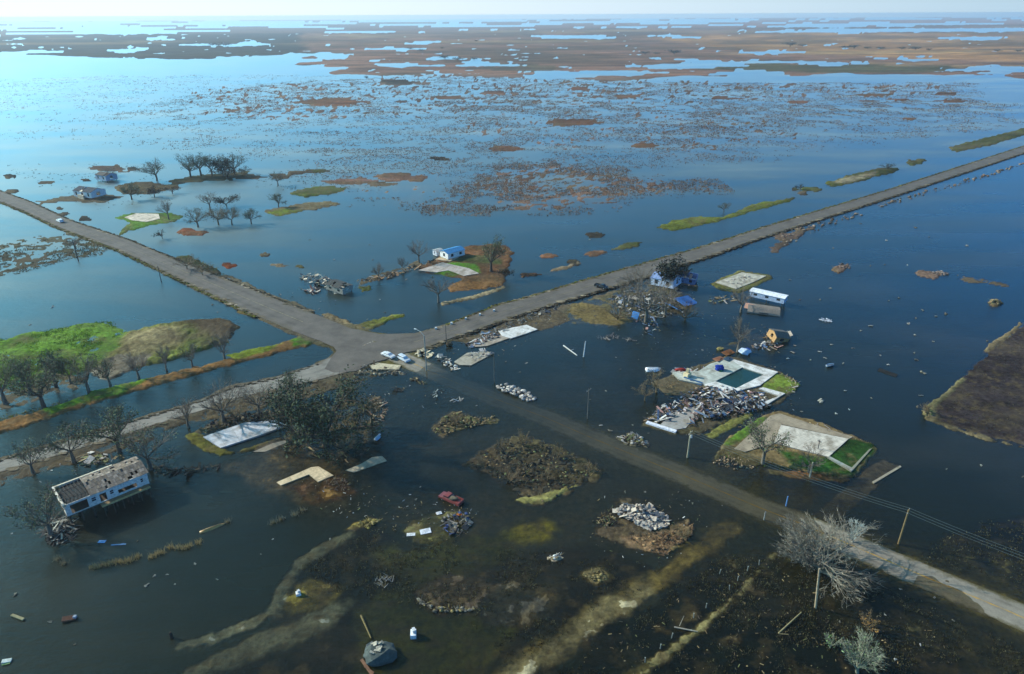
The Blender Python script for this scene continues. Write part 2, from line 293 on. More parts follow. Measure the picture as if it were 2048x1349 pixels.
PATCH += [
 ([(228, 436), (262, 426), (345, 426), (372, 434), (352, 444), (300, 452), (264, 463), (250, 455), (262, 446)], .3, g('#4b6a22'), .8, 2, .1),
 ([(262, 446), (250, 452), (235, 470), (240, 474), (262, 460)], .15, g('#55602a'), .6, 1, .1),
 ([(65, 404), (140, 392), (200, 386), (243, 395), (210, 406), (150, 405), (80, 409)], .3, g('#5c5240'), 1, 3, .15),
 ([(228, 370), (300, 360), (332, 368), (356, 378), (300, 390), (240, 392)], .25, g('#5e5238'), 1, 6, .3),
 ([(325, 364), (380, 352), (440, 348), (492, 344), (490, 355), (440, 362), (350, 370)], .3, g('#46472a'), 1, 5, .3),
 ([(574, 388), (600, 379), (640, 372), (688, 377), (690, 380), (660, 389), (610, 396)], .4, g('#3e4a1c'), .8, 1.5, .1),
 ([(528, 423), (600, 407), (650, 402), (692, 409), (640, 418), (560, 433), (540, 430)], .3, g('#6d6247'), .8, 4, .3),
 ([(535, 427), (570, 419), (600, 424), (560, 432)], .35, g('#6a7a24'), .8, 1, .1),
 ([(-200, 520), (-40, 500), (60, 478), (130, 468), (225, 490), (205, 508), (100, 528), (0, 552), (-200, 590)], -.03, g('#4f4c3a'), 2, 8, .4),
 ([(345, 514), (378, 511), (432, 538), (452, 560), (400, 548)], .5, g('#3c4220'), .7, 1.5, .3),
 ([(440, 545), (480, 558), (520, 578), (600, 610), (640, 628), (600, 622), (500, 580)], .3, g('#57503f'), .8, 1.5, .3),
 # green field, knoll and bank on the left
 ([(-400, 760), (-60, 692), (0, 678), (60, 665), (130, 652), (200, 642), (228, 645), (245, 668), (262, 690), (230, 720), (150, 755), (0, 790), (-400, 880)], .13, g('#5a7a26'), 2.2, 4, .22),
 ([(205, 725), (235, 690), (262, 668), (310, 652), (380, 640), (450, 642), (476, 658), (462, 688), (420, 700), (330, 724), (250, 742)], .7, g('#6c7434'), 1.5, 3, .6),
 ([(250, 700), (272, 676), (320, 662), (350, 662), (345, 690), (300, 705), (262, 714)], 1.1, g('#9a8c63'), 3, 3, .3),
 ([(385, 642), (450, 643), (474, 658), (455, 680), (420, 664)], 1.0, g('#584a36'), 3, 2, .4),
 ([(180, 745), (240, 715), (300, 712), (270, 742), (210, 762)], .4, g('#7b7362'), 1, 2, .2),
 ([(-60, 790), (0, 768), (90, 752), (175, 748), (180, 775), (90, 800), (0, 830), (-60, 840)], .02, g('#5d5545'), 1, 3, .25),
 ([(-200, 905), (-40, 860), (0, 845), (100, 815), (200, 783), (300, 756), (400, 733), (480, 712), (560, 688), (612, 668), (640, 678), (632, 688), (560, 706), (480, 727), (400, 748), (300, 775), (200, 803), (100, 838), (0, 868), (-200, 930)], .35, g('#7d5d36'), .8, 1.2, .2),
 ([(90, 820), (150, 800), (230, 780), (250, 786), (160, 808), (100, 830)], .45, g('#4f7a1c'), .8, 1, .1),
 ([(180, 785), (220, 775), (300, 757), (260, 778), (190, 797)], .45, g('#4a6a1c'), .8, 1, .1),
 ([(450, 712), (500, 700), (560, 690), (520, 708), (470, 720)], .45, g('#6d7a26'), .8, 1, .1),
 ([(585, 682), (612, 672), (636, 680), (620, 688), (590, 692)], .5, g('#4a7a1c'), .8, 1, .1),
 ([(466, 625), (500, 618), (540, 632), (575, 652), (560, 655), (500, 632)], .35, g('#6a5a30'), .6, 1, .2),
 # between the roads
 ([(700, 652), (720, 648), (770, 634), (805, 628), (815, 632), (780, 642), (745, 658)], .35, g('#5d6124'), .6, 1, .2),
 ([(640, 628), (665, 628), (700, 645), (740, 662), (700, 655)], .5, g('#77684c'), .6, 1, .2),
 ([(832, 538), (868, 520), (892, 500), (940, 492), (1000, 488), (1028, 505), (1018, 540), (1010, 562), (960, 566), (905, 556), (870, 548)], .4, g('#6a4a30'), .8, 2, .25),
 ([(870, 548), (905, 553), (960, 548), (950, 530), (905, 527), (880, 532)], .5, g('#5a8a24'), .5, .6, .1),
 ([(900, 518), (980, 512), (1000, 530), (950, 528)], .55, g('#47502a'), 1, 2, .1),
 ([(892, 575), (920, 560), (975, 552), (1012, 560), (1005, 572), (940, 582), (900, 584)], .3, g('#84613b'), .6, 1.5, .1),
 ([(880, 606), (950, 590), (1008, 572), (1014, 577), (955, 597), (884, 612)], .25, g('#83775c'), .4, .8, .1),
 ([(705, 562), (770, 545), (840, 520), (850, 530), (780, 556), (715, 572)], .05, g('#5d5340'), .6, 2, .3),
 ([(715, 575), (740, 570), (745, 580), (722, 585)], .2, OLIVE, .5, 1, .1),
 ([(715, 1), (716, 1), (716, 2)], -.5, OLIVE, .1, .1, 0) ,
 ([(1310, 456), (1350, 440), (1400, 432), (1440, 436), (1510, 408), (1590, 395), (1592, 401), (1500, 425), (1440, 443), (1350, 463)], .4, g('#565c24'), .8, 1.5, .2),
 ([(1648, 366), (1700, 350), (1760, 336), (1796, 335), (1792, 345), (1740, 358), (1682, 373), (1660, 374)], .5, g('#515528'), 1, 2, .2),
 ([(1664, 366), (1710, 354), (1752, 345), (1745, 353), (1690, 368)], .6, g('#8d8267'), 1, 1, .1),
 ([(1893, 296), (1960, 279), (2048, 257), (2400, 170), (2400, 182), (2048, 271), (1985, 290), (1912, 306)], .5, g('#4b4d26'), 1, 2, .3),
 # south of the north-east road
 ([(905, 682), (1003, 650), (1060, 630), (1165, 600), (1290, 563), (1380, 540), (1380, 548), (1290, 575), (1200, 612), (1100, 660), (1000, 672), (940, 694)], .12, g('#5c5242'), .8, 1.5, .2),
 ([(1120, 622), (1170, 600), (1230, 592), (1300, 560), (1370, 552), (1400, 570), (1380, 630), (1300, 640), (1240, 655), (1150, 650)], -.02, g('#55503a'), 1, 3, .25),
 ([(1150, 605), (1190, 612), (1250, 640), (1230, 652), (1180, 645), (1140, 625)], .12, g('#6a5c3a'), .8, 1, .2),
 ([(1420, 568), (1450, 552), (1484, 541), (1540, 549), (1548, 557), (1520, 570), (1478, 588), (1440, 582)], .25, g('#6a6a3a'), .5, .8, .1),
 ([(1455, 690), (1490, 665), (1530, 668), (1580, 670), (1570, 690), (1500, 705)], -.03, g('#4d4632'), 1, 2, .2),
 ([(1300, 765), (1350, 745), (1460, 712), (1480, 715), (1560, 742), (1605, 768), (1600, 780), (1560, 808), (1440, 850), (1400, 868), (1350, 872), (1285, 852), (1290, 835), (1400, 795), (1330, 790)], .12, g('#514a3a'), .5, .8, .1),
 ([(1520, 760), (1550, 748), (1598, 768), (1590, 780), (1560, 790), (1530, 780)], .3, g('#60702c'), .5, .8, .1),
 ([(1430, 912), (1450, 880), (1525, 832), (1560, 822), (1650, 848), (1745, 888), (1755, 902), (1706, 957), (1640, 950), (1530, 925), (1500, 940), (1410, 935)], .25, g('#8a7550'), .5, .7, .1),
 ([(1448, 888), (1520, 836), (1536, 838), (1475, 886), (1455, 893)], .33, g('#5f8428'), .4, .5, .05),
 ([(1410, 870), (1445, 850), (1500, 825), (1512, 830), (1455, 862), (1425, 880)], .12, g('#7a7a40'), .4, .6, .1),
 ([(1640, 925), (1688, 880), (1745, 890), (1748, 902), (1702, 950), (1660, 948)], .33, g('#2c4a20'), .5, .6, .05),
 ([(1560, 905), (1640, 920), (1690, 945), (1640, 945), (1590, 930)], .33, g('#31521f'), .8, .8, .05),
 ([(1500, 935), (1560, 940), (1640, 950), (1700, 960), (1690, 966), (1600, 958), (1520, 945)], .2, g('#8a5a34'), .5, .6, .05),
 ([(1380, 940), (1440, 915), (1510, 925), (1560, 960), (1640, 980), (1640, 1010), (1560, 1020), (1440, 960)], -.10, g('#3f362a'), 2, 2, .1),
 ([(1742, 930), (1768, 918), (1802, 932), (1752, 978), (1680, 1040), (1600, 1052), (1650, 1010)], -.05, g('#6b604a'), .3, .3, .02),
 ([(2060, 635), (2020, 668), (1990, 690), (1920, 755), (1850, 820), (1868, 845), (1960, 872), (2048, 893), (2300, 960), (2300, 560)], .03, g('#3a3232'), .8, .9, .035),
 ([(2048, 645), (2020, 672), (1985, 700), (1965, 708), (1975, 690), (2010, 668), (2040, 645)], .25, g('#77694c'), .3, .5, .1),
 ([(1842, 830), (1855, 810), (1885, 790), (1925, 755), (1930, 758), (1890, 796), (1868, 815), (1866, 835)], .2, g('#77704c'), .3, .5, .1),
 ([(1845, 835), (1870, 828), (1878, 843), (1930, 862), (1990, 880), (2060, 896), (2060, 900), (1980, 884), (1920, 866), (1870, 850)], .1, g('#6c6248'), .3, .8, .2),
 # middle ground
 ([(860, 862), (885, 835), (905, 822), (935, 826), (950, 838), (990, 832), (995, 845), (955, 852), (915, 862), (885, 876)], .06, g('#5d5340'), .5, 1, .25),
 ([(928, 930), (960, 905), (1010, 880), (1040, 862), (1080, 880), (1120, 895), (1210, 938), (1200, 955), (1140, 985), (1085, 1015), (1035, 1002), (1030, 975), (985, 955)], .07, g('#463e31'), .6, 1.5, .35),
 ([(1035, 1000), (1065, 1008), (1100, 1000), (1150, 972), (1130, 978), (1080, 992)], .3, g('#7f7a48'), .4, .6, .1),
 ([(1185, 1045), (1225, 1010), (1245, 995), (1300, 1000), (1340, 1030), (1385, 1065), (1380, 1085), (1320, 1118), (1240, 1090), (1190, 1070)], .0, g('#4d4233'), .6, 1, .25),
 ([(1250, 1075), (1330, 1070), (1375, 1040), (1385, 1070), (1330, 1112), (1270, 1095)], .08, g('#7a6248'), .5, .8, .3),
 ([(365, 872), (395, 862), (430, 890), (470, 905), (560, 875), (565, 882), (520, 900), (440, 912), (400, 900)], .25, g('#6d6a30'), .4, .5, .15),
 ([(395, 862), (440, 840), (520, 825), (600, 820), (600, 850), (560, 845), (470, 850), (410, 870)], .2, g('#4f4a38'), .6, 1, .3),
 ([(290, 850), (400, 828), (470, 806), (560, 786), (640, 765), (700, 752), (760, 745), (760, 752), (640, 790), (560, 810), (430, 840), (330, 862)], .08, g('#554c3c'), .6, 1.2, .25),
 ([(0, 952), (100, 922), (200, 892), (290, 868), (320, 880), (230, 905), (120, 935), (60, 955), (0, 975)], .02, g('#574d3e'), .6, 1.2, .25),
 ([(560, 830), (620, 800), (760, 800), (790, 850), (740, 880), (720, 920), (600, 920), (570, 880)], -.05, g('#3f3b2b'), 1.5, 2, .2),
 ([(420, 935), (500, 905), (580, 882), (640, 895), (720, 910), (760, 930), (700, 960), (690, 1000), (600, 1010), (560, 990), (470, 960)], -.07, g('#66583f'), 2, 2, .12),
 ([(505, 905), (545, 885), (572, 880), (570, 888), (530, 905)], .03, g('#7a7062'), .4, .6, .05),
 ([(575, 975), (600, 965), (680, 950), (715, 985), (640, 1012)], -.04, g('#5c4430'), .6, 1, .12),
 ([(640, 985), (660, 978), (680, 990), (650, 998)], .0, g('#8a6a3a'), .5, .5, .03),
 ([(690, 1060), (700, 1050), (740, 1035), (765, 1040), (740, 1058), (710, 1068)], .02, g('#8a7a3e'), .4, .6, .1),
 ([(800, 1060), (850, 1035), (905, 1020), (940, 1030), (925, 1060), (880, 1085), (830, 1090)], -.01, g('#5f5c3a'), .6, 1, .1),
 ([(820, 1110), (870, 1090), (905, 1080), (890, 1100), (840, 1115)], .0, g('#8a7238'), .3, .8, .1),
 ([(1005, 1065), (1050, 1045), (1110, 1042), (1120, 1060), (1080, 1085), (1020, 1085)], -.06, g('#857c26'), 1, 1.5, .05),
 ([(1095, 1108), (1125, 1098), (1140, 1100), (1125, 1120), (1100, 1128)], .05, g('#8a7a50'), .5, .6, .1),
 # dark shallow yards in the foreground
 ([(550, 1225), (590, 1130), (640, 1090), (760, 1048), (820, 1100), (900, 1085), (1000, 1120), (1150, 1090), (1240, 1110), (1330, 1140), (1380, 1110), (1240, 1215), (1010, 1349), (900, 1500), (300, 1500), (370, 1340), (480, 1300), (560, 1260)], -.10, g('#231f18'), 1.5, 1.5, .12),
 ([(560, 1200), (620, 1160), (680, 1180), (650, 1215), (590, 1225)], -.02, g('#6a6030'), .8, 1.2, .10),
 ([(730, 1220), (760, 1190), (900, 1175), (1010, 1260), (960, 1349), (900, 1500), (720, 1500), (740, 1290)], -.15, g('#55551e'), 1.5, 1.5, .06),
 ([(770, 1110), (900, 1090), (1010, 1075), (1020, 1100), (930, 1130), (820, 1160)], -.13, g('#55551e'), 2, 2, .06),
 ([(830, 1180), (900, 1150), (1000, 1170), (980, 1215), (880, 1230), (840, 1210)], .0, g('#4d4338'), .6, 1, .12),
 ([(1000, 1180), (1100, 1170), (1100, 1230), (1020, 1260), (960, 1230)], -.05, g('#3c3a33'), 1, 2, .15),
 ([(1165, 1150), (1200, 1135), (1220, 1155), (1190, 1170)], .03, g('#6b6040'), .5, .8, .15),
 ([(640, 1085), (700, 1062), (706, 1072), (650, 1100), (600, 1140), (566, 1190), (556, 1230), (500, 1262), (420, 1290), (350, 1300), (360, 1284), (440, 1262), (500, 1238), (545, 1212), (552, 1180), (590, 1122)], -.02, g('#747768'), .5, .8, .03),
 ([(700, 1205), (660, 1248), (560, 1290), (450, 1330), (380, 1360), (360, 1349), (450, 1300), (520, 1262), (600, 1245), (660, 1215)], -.03, g('#6e7062'), .8, 1, .05),
 ([(1480, 1028), (1500, 1060), (1400, 1130), (1290, 1212), (1180, 1290), (1090, 1360), (960, 1500), (900, 1500), (1000, 1349), (1120, 1270), (1240, 1190), (1340, 1120), (1420, 1060)], -.04, g('#9a8850'), 1.2, 1.6, .06),
 ([(1300, 1170), (1310, 1180), (1250, 1235), (1170, 1290), (1080, 1360), (980, 1500), (900, 1500), (1010, 1349), (1130, 1270), (1210, 1205)], -.03, g('#9a9070'), 1.2, 1.4, .10),
 ([(1090, 1350), (1180, 1290), (1290, 1212), (1400, 1130), (1500, 1090), (1600, 1100), (1700, 1130), (1800, 1190), (1950, 1250), (2100, 1330), (2300, 1500), (960, 1500)], -.10, g('#14150f'), 1.5, 1.5, .16),
 ([(1850, 1130), (1900, 1070), (1960, 1050), (2060, 1030), (2400, 1100), (2400, 1260), (2060, 1190), (1950, 1140)], -.07, g('#1c1d15'), 1.5, 2, .15),
 ([(1240, 1352), (1320, 1310), (1400, 1250), (1480, 1180), (1548, 1102), (1552, 1110), (1480, 1192), (1405, 1262), (1325, 1322), (1260, 1370)], .03, g('#6b6340'), .3, .6, .15),
]
# ------------------------------------------------------------------ ground grid: one sheet, finer near the viewer
tt = np.linspace(-1.3, 1.3, 1060)
yy = np.concatenate([np.linspace(-120, 52, 14), 1/np.linspace(1/55., 1/19000., 860)])
Y = np.repeat(yy, len(tt)).reshape(len(yy), len(tt)); X = tt[None, :]*np.maximum(Y+4, 60)
sh = X.shape; x = X.ravel(); y = Y.ravel()
D = np.hypot(x, y)
z = -.62+(fbm(x, y, 60, 4, 3)-.5)*.5
col = np.empty((x.size, 3)); col[:] = g('#24261c')
# far broken country out to the horizon
far = smooth(2300, 4200, D); nz = fbm(x, y*1.0, 900, 6, 11, .62); lr = smooth(-.5, .7, x/np.maximum(y, 50))
zf = np.where(nz > .57-.09*lr, .5, -.6)*far; z = z*(1-far)+zf
cf = np.array(g('#6a5650'))[None]*(1-lr[:, None])+np.array(g('#946a54'))[None]*lr[:, None]
col = col*(1-far[:, None])+cf*far[:, None]
for pt in PATCH:
    if len(pt) == 7: pts, pz, pc, soft, rag, rel, _ = pt
    else: pts, pz, pc, soft, rag, rel = pt; pts = W2([q for q in pts])
    m = soft+rag*1.2; xs = [p[0] for p in pts]; ys = [p[1] for p in pts]
    if max(xs)-min(xs) < .01: continue
    ix = np.nonzero((x > min(xs)-m) & (x < max(xs)+m) & (y > min(ys)-m) & (y < max(ys)+m))[0]
    if not len(ix): continue
    a, b = x[ix], y[ix]; sc = max(1.2, rag*2.2); dd = np.hypot(a, b)
    sd = poly_sd(a, b, pts)+(fbm(a, b, sc, 4, 5)-.5)*2.6*rag
    w = smooth(-soft, soft, sd); rs = max(1.6, 3.0*float(dd.mean())/400)
    if rag > 39: rs *= .45
    ax_ = .35 if rag > 50 else 1.0
    zz = pz+(fbm(a*ax_/rs, b/rs, 1.6 if rel < .3 or rag > 20 else 1.0, 4, 21, .6)-.5)*2.4*rel
    z[ix] = z[ix]*(1-w)+zz*w; wc = smooth(-soft*2, soft*.2, sd)[:, None]
    tint = 1+(fbm(a, b, sc*1.5, 3, 31)-.5)[:, None]*.7
    cc_ = np.array(pc)[None]*tint
    if rag > 50:
        k_ = smooth(.42, .62, fbm(a*.35, b, 130, 5, 41))[:, None]; k2_ = smooth(.55, .7, fbm(a*.3, b, 260, 4, 43))[:, None]
        cc_ = cc_*(1-k_*.6)+np.array(g('#3f3a28'))[None]*k_*.6; cc_ = cc_*(1-k2_*.5)+np.array(g('#a58a5c'))[None]*k2_*.5
    else:
        kk = smooth(.5, .72, fbm(a, b, max(2., sc*.9), 4, 47))[:, None]*.6; cc_ = cc_*(1-kk)+np.array(g('#5f5238'))[None]*kk
        if pz < 0: cc_ = cc_*1.1
    col[ix] = col[ix]*(1-wc)+cc_*wc
# water cut back into the far marsh
for pts in [[(728, 96), (790, 93), (812, 101), (770, 103)], [(855, 110), (900, 108), (935, 117), (890, 118)], [(735, 124), (800, 119), (862, 127), (800, 131)], [(900, 127), (960, 122), (1000, 134), (940, 136)], [(1070, 150), (1140, 138), (1290, 140), (1400, 122), (1410, 130), (1310, 148), (1120, 158)],
            [(1425, 126), (1480, 124), (1512, 130), (1450, 132)], [(1440, 144), (1500, 140), (1560, 150), (1470, 153)], [(1550, 126), (1700, 124), (1780, 126), (1640, 131)], [(1500, 102), (1560, 99), (1582, 105), (1520, 108)], [(1620, 90), (1670, 88), (1685, 93), (1640, 94)], [(1765, 116), (1840, 115), (1850, 120), (1790, 121)],
            [(1940, 134), (2048, 138), (2300, 140), (2300, 150), (2040, 146), (1930, 142)], [(600, 112), (660, 108), (720, 114), (650, 120)], [(1460, 64), (1600, 60), (2100, 56), (2100, 62), (1700, 67)], [(1080, 72), (1200, 71), (1230, 76), (1110, 77)], [(1290, 70), (1380, 70), (1390, 76), (1310, 76)], [(1880, 76), (1990, 74), (2000, 80), (1910, 81)], [(840, 84), (870, 83), (870, 87), (845, 88)],
            [(250, 76), (330, 74), (380, 80), (300, 82)], [(40, 100), (85, 99), (90, 105), (50, 106)], [(200, 101), (280, 98), (300, 103), (230, 105)], [(380, 88), (500, 86), (560, 92), (420, 93)]]:
    pts = W2(pts); r_ = 12; xs = [p[0] for p in pts]; ys = [p[1] for p in pts]
    ix = np.nonzero((x > min(xs)-60) & (x < max(xs)+60) & (y > min(ys)-60) & (y < max(ys)+60))[0]
    w = smooth(-8, 8, poly_sd(x[ix], y[ix], pts)+(fbm(x[ix]*.5, y[ix], 70, 5, 8, .7)-.5)*330); z[ix] = z[ix]*(1-w)-.6*w
# road beds
for poly in (nwp, nep, swp, crp):
    xs = [p[0] for p in poly]; ys = [p[1] for p in poly]
    ix = np.nonzero((x > min(xs)-6) & (x < max(xs)+6) & (y > min(ys)-6) & (y < max(ys)+6))[0]
    sd = poly_sd(x[ix], y[ix], poly)+(fbm(x[ix], y[ix], 3, 3, 9)-.5)*1.5
    w = smooth(-3.2, -.2, sd+(fbm(x[ix], y[ix], 9, 4, 19)-.5)*3); z[ix] = np.maximum(z[ix], -.6)*(1-w)+.34*w
    col[ix] = col[ix]*(1-w[:, None])+np.array(g('#5d5544'))[None]*w[:, None]
    ins = poly_sd(x[ix], y[ix], poly) > -.3; z[ix] = np.where(ins, .2, z[ix])
w = smooth(26, 8, line_sd(x, y, sec)[0]+(fbm(x, y, 9, 4, 14)-.5)*14)*(D < 330)*.9; col = col*(1-w[:, None])+np.array(g('#524d34'))[None]*w[:, None]; z = z*(1-w)+np.maximum(z, -.24)*w
d, t = line_sd(x, y, sec); rz = np.interp(t, range(len(sec)), [s_[2] for s_ in sec])
w = smooth(10, 4.6, d+(fbm(x, y, 4, 3, 12)-.5)*4)*(D < 400)*.8; col = col*(1-w[:, None])+np.array(g('#6e6638'))[None]*w[:, None]; z = z*(1-w)+np.minimum(np.maximum(z, rz-.13), rz-.10)*w
w = smooth(5.5, 4.5, d); z = z*(1-w)+(rz-.10)*w
WZ = z
def grid_mesh(name, step, zz, attrs, mat):
    rr = list(range(0, sh[0], step)); cc = list(range(0, sh[1], step))
    if rr[-1] != sh[0]-1: rr.append(sh[0]-1)
    if cc[-1] != sh[1]-1: cc.append(sh[1]-1)
    idx = (np.array(rr)[:, None]*sh[1]+np.array(cc)[None, :]).ravel(); nr, nc = len(rr), len(cc)
    co = np.stack([x[idx], y[idx], zz[idx]], 1).astype(np.float32)
    a = (np.arange(nr-1)[:, None]*nc+np.arange(nc-1)[None, :]).ravel()
    q = np.stack([a, a+1, a+nc+1, a+nc], 1).astype(np.int32)
    me = bpy.data.meshes.new(name); me.vertices.add(len(co)); me.vertices.foreach_set('co', co.ravel())
    me.loops.add(q.size); me.loops.foreach_set('vertex_index', q.ravel()); me.polygons.add(len(q)); me.polygons.foreach_set('loop_start', np.arange(0, q.size, 4, dtype=np.int32))
    me.update(calc_edges=True)
    for k, v in attrs.items():
        if v.ndim == 2:
            at = me.attributes.new(k, 'FLOAT_COLOR', 'POINT'); at.data.foreach_set('color', np.concatenate([v[idx], np.ones((len(idx), 1))], 1).astype(np.float32).ravel())
        else: at = me.attributes.new(k, 'FLOAT', 'POINT'); at.data.foreach_set('value', v[idx].astype(np.float32))
    me.materials.append(mat); me.polygons.foreach_set('use_smooth', [True]*len(me.polygons))
    o = bpy.data.objects.new(name, me); C.objects.link(o); o['kind'] = 'structure'; return o
grid_mesh('ground', 1, z, {'col': col}, GROUND)
# depth seen by the water counts the drowned carriageway, not the bed beneath it
zw = np.where(d < 4.4, rz, z)
grid_mesh('water', 2, np.zeros_like(z), {'depth': np.maximum(-zw, 0)}, WATER)
def ground_z(px, py):
    q = P(px, py); i = int(np.argmin((x-q.x)**2+(y-q.y)**2)); return float(z[i])

# ------------------------------------------------------------------ roads
def lerp_edges(U, L, n):
    a = [P(*p) for p in U]; b = [P(*p) for p in L]; out = []
    for i in range(len(a)-1):
        for k in range(n): out.append((a[i].lerp(a[i+1], k/n), b[i].lerp(b[i+1], k/n)))
    out.append((a[-1], b[-1])); return out
def road_mat(name, base, line, seam=.25, edge=None, dash=False, lw=.022, worn=.6):
    m, nt, nd, lk, bs = newmat(name)
    uv = N(nt, 'ShaderNodeUVMap', uv_map='UVMap'); sp = N(nt, 'ShaderNodeSeparateXYZ'); lk.new(uv.outputs[0], sp.inputs[0])
    geo = N(nt, 'ShaderNodeNewGeometry')
    n1 = noisef(nt, .14, 6, .7, geo.outputs['Position'], .55, 1.45); n2 = noisef(nt, 2.5, 3, .6, geo.outputs['Position'], .85, 1.15)
    c = N(nt, 'ShaderNodeVectorMath', operation='SCALE'); c.inputs[0].default_value = base; lk.new(mathn(nt, 'MULTIPLY', n1, n2), c.inputs['Scale'])
    # wheel tracks along the lanes
    wt = mathn(nt, 'ABSOLUTE', mathn(nt, 'SINE', mathn(nt, 'MULTIPLY', sp.outputs[0], math.pi*4)))
    cc = mixc(nt, mathn(nt, 'MULTIPLY', wt, .35), c.outputs[0], tuple(v*1.55 for v in base))
    if line:
        dl = mathn(nt, 'ABSOLUTE', mathn(nt, 'SUBTRACT', sp.outputs[0], .5))
        k = mathn(nt, 'LESS_THAN', dl, lw)
        wr = noisef(nt, .5, 4, .7, geo.outputs['Position'], 0, 1, .38, .6)
        k = mathn(nt, 'MULTIPLY', k, mathn(nt, 'ADD', mathn(nt, 'MULTIPLY', wr, worn), 1-worn))
        cc = mixc(nt, k, cc, line)
    if edge:
        # mud and silt creeping in from the sides
        de = mathn(nt, 'ABSOLUTE', mathn(nt, 'SUBTRACT', sp.outputs[0], .5)); wn_ = noisef(nt, .3, 5, .7, geo.outputs['Position'], -.14, .14)
        k = mathn(nt, 'MULTIPLY', mathn(nt, 'SUBTRACT', mathn(nt, 'ADD', de, wn_), .36), 7, True)
        cc = mixc(nt, k, cc, edge)
    lk.new(cc, bs.inputs['Base Color']); bs.inputs['Roughness'].default_value = .88; bs.inputs['Specular IOR Level'].default_value = .25
    return m
def road_strip(name, pairs, zs, mat, cols=5, thick=.35, cross=None, wob=0):
    vs = []; fs = []; uv = []; L = 0; prev = None; n = cols
    for i, (a, b) in enumerate(pairs):
        mid = (a+b)/2; L += (mid-prev).length if prev is not None else 0; prev = mid
        for k in range(n):
            p = a.lerp(b, k/(n-1)); zz = zs[i]+(cross[i]*(1-2*k/(n-1)) if cross else 0)+(wob*float(fbm(np.array([p.x]), np.array([p.y]), 4.0, 4, 2)[0]-.5) if wob else 0); vs.append((p.x, p.y, zz)); uv.append((k/(n-1), L))
        for p, u in ((a, 0), (b, 1)): vs.append((p.x, p.y, zs[i]-thick)); uv.append((u, L))
    st = n+2
    for i in range(len(pairs)-1):
        o = i*st
        for k in range(n-1): fs.append((o+k, o+st+k, o+st+k+1, o+k+1))
        fs.append((o+n, o+st+n, o+st, o)); fs.append((o+n-1, o+st+n-1, o+st+n+1, o+n+1))
    me = bpy.data.meshes.new(name); me.from_pydata(vs, [], fs); me.update()
    ul = me.uv_layers.new(name='UVMap')
    for l in me.loops: ul.data[l.index].uv = uv[l.vertex_index]
    me.materials.append(mat); o = bpy.data.objects.new(name, me); C.objects.link(o); o['kind'] = 'structure'; return o
GREY = g('#5a544d')
ASPH = road_mat('worn_asphalt', GREY, g('#8c8263'), edge=g('#5d5545'), lw=.01, worn=.9)
ASPHN = road_mat('worn_asphalt_plain', GREY, None, edge=g('#5d5545'))
ASPHW = road_mat('pale_lane', g('#77736a'), None, edge=g('#62584a'))
ASPHS = road_mat('drowned_asphalt', g('#7d776a'), g('#b8923f'), edge=g('#5a5338'), lw=.024, worn=.75)
pr = lerp_edges(NW_U[:-1], NW_L[:-1], 4); road_strip('north_west_road', pr, [.45]*len(pr), ASPH)
pr = lerp_edges(NE_U, NE_L, 4); road_strip('north_east_road', pr, [.45]*len(pr), ASPH)
pr = lerp_edges(SW_U, SW_L, 4); road_strip('south_west_road', pr, [.449-.14*min(1, i/8) for i in range(len(pr))], ASPHW)
def ribbon(c3, half, sub=4):
    pts = []
    for i in range(len(c3)-1):
        for k in range(sub): pts.append(Vector(c3[i]).lerp(Vector(c3[i+1]), k/sub))
    pts.append(Vector(c3[-1])); out = []; zs = []
    for i, p in enumerate(pts):
        d_ = (pts[min(i+1, len(pts)-1)]-pts[max(i-1, 0)]); d_.z = 0; d_.normalize(); nrm = Vector((-d_.y, d_.x, 0))
        out.append((Vector((p.x, p.y, 0))+nrm*half, Vector((p.x, p.y, 0))-nrm*half)); zs.append(p.z)
    return out, zs
pr, zs = ribbon(sec, 3.8, 22)
road_strip('south_east_road', pr, zs, ASPHS, cols=13, thick=.12, wob=.11, cross=[.035 if a.x > 50 else .01 for a, b in pr])
m_ = MB(); m_.prism([P(*p) for p in CROSS], .05, .455, GREY)
cj = m_.build('road_junction', ASPHN); cj['kind'] = 'structure'
uvl = cj.data.uv_layers.new(name='UVMap')
for l in uvl.data: l.uv = (.45, 0)

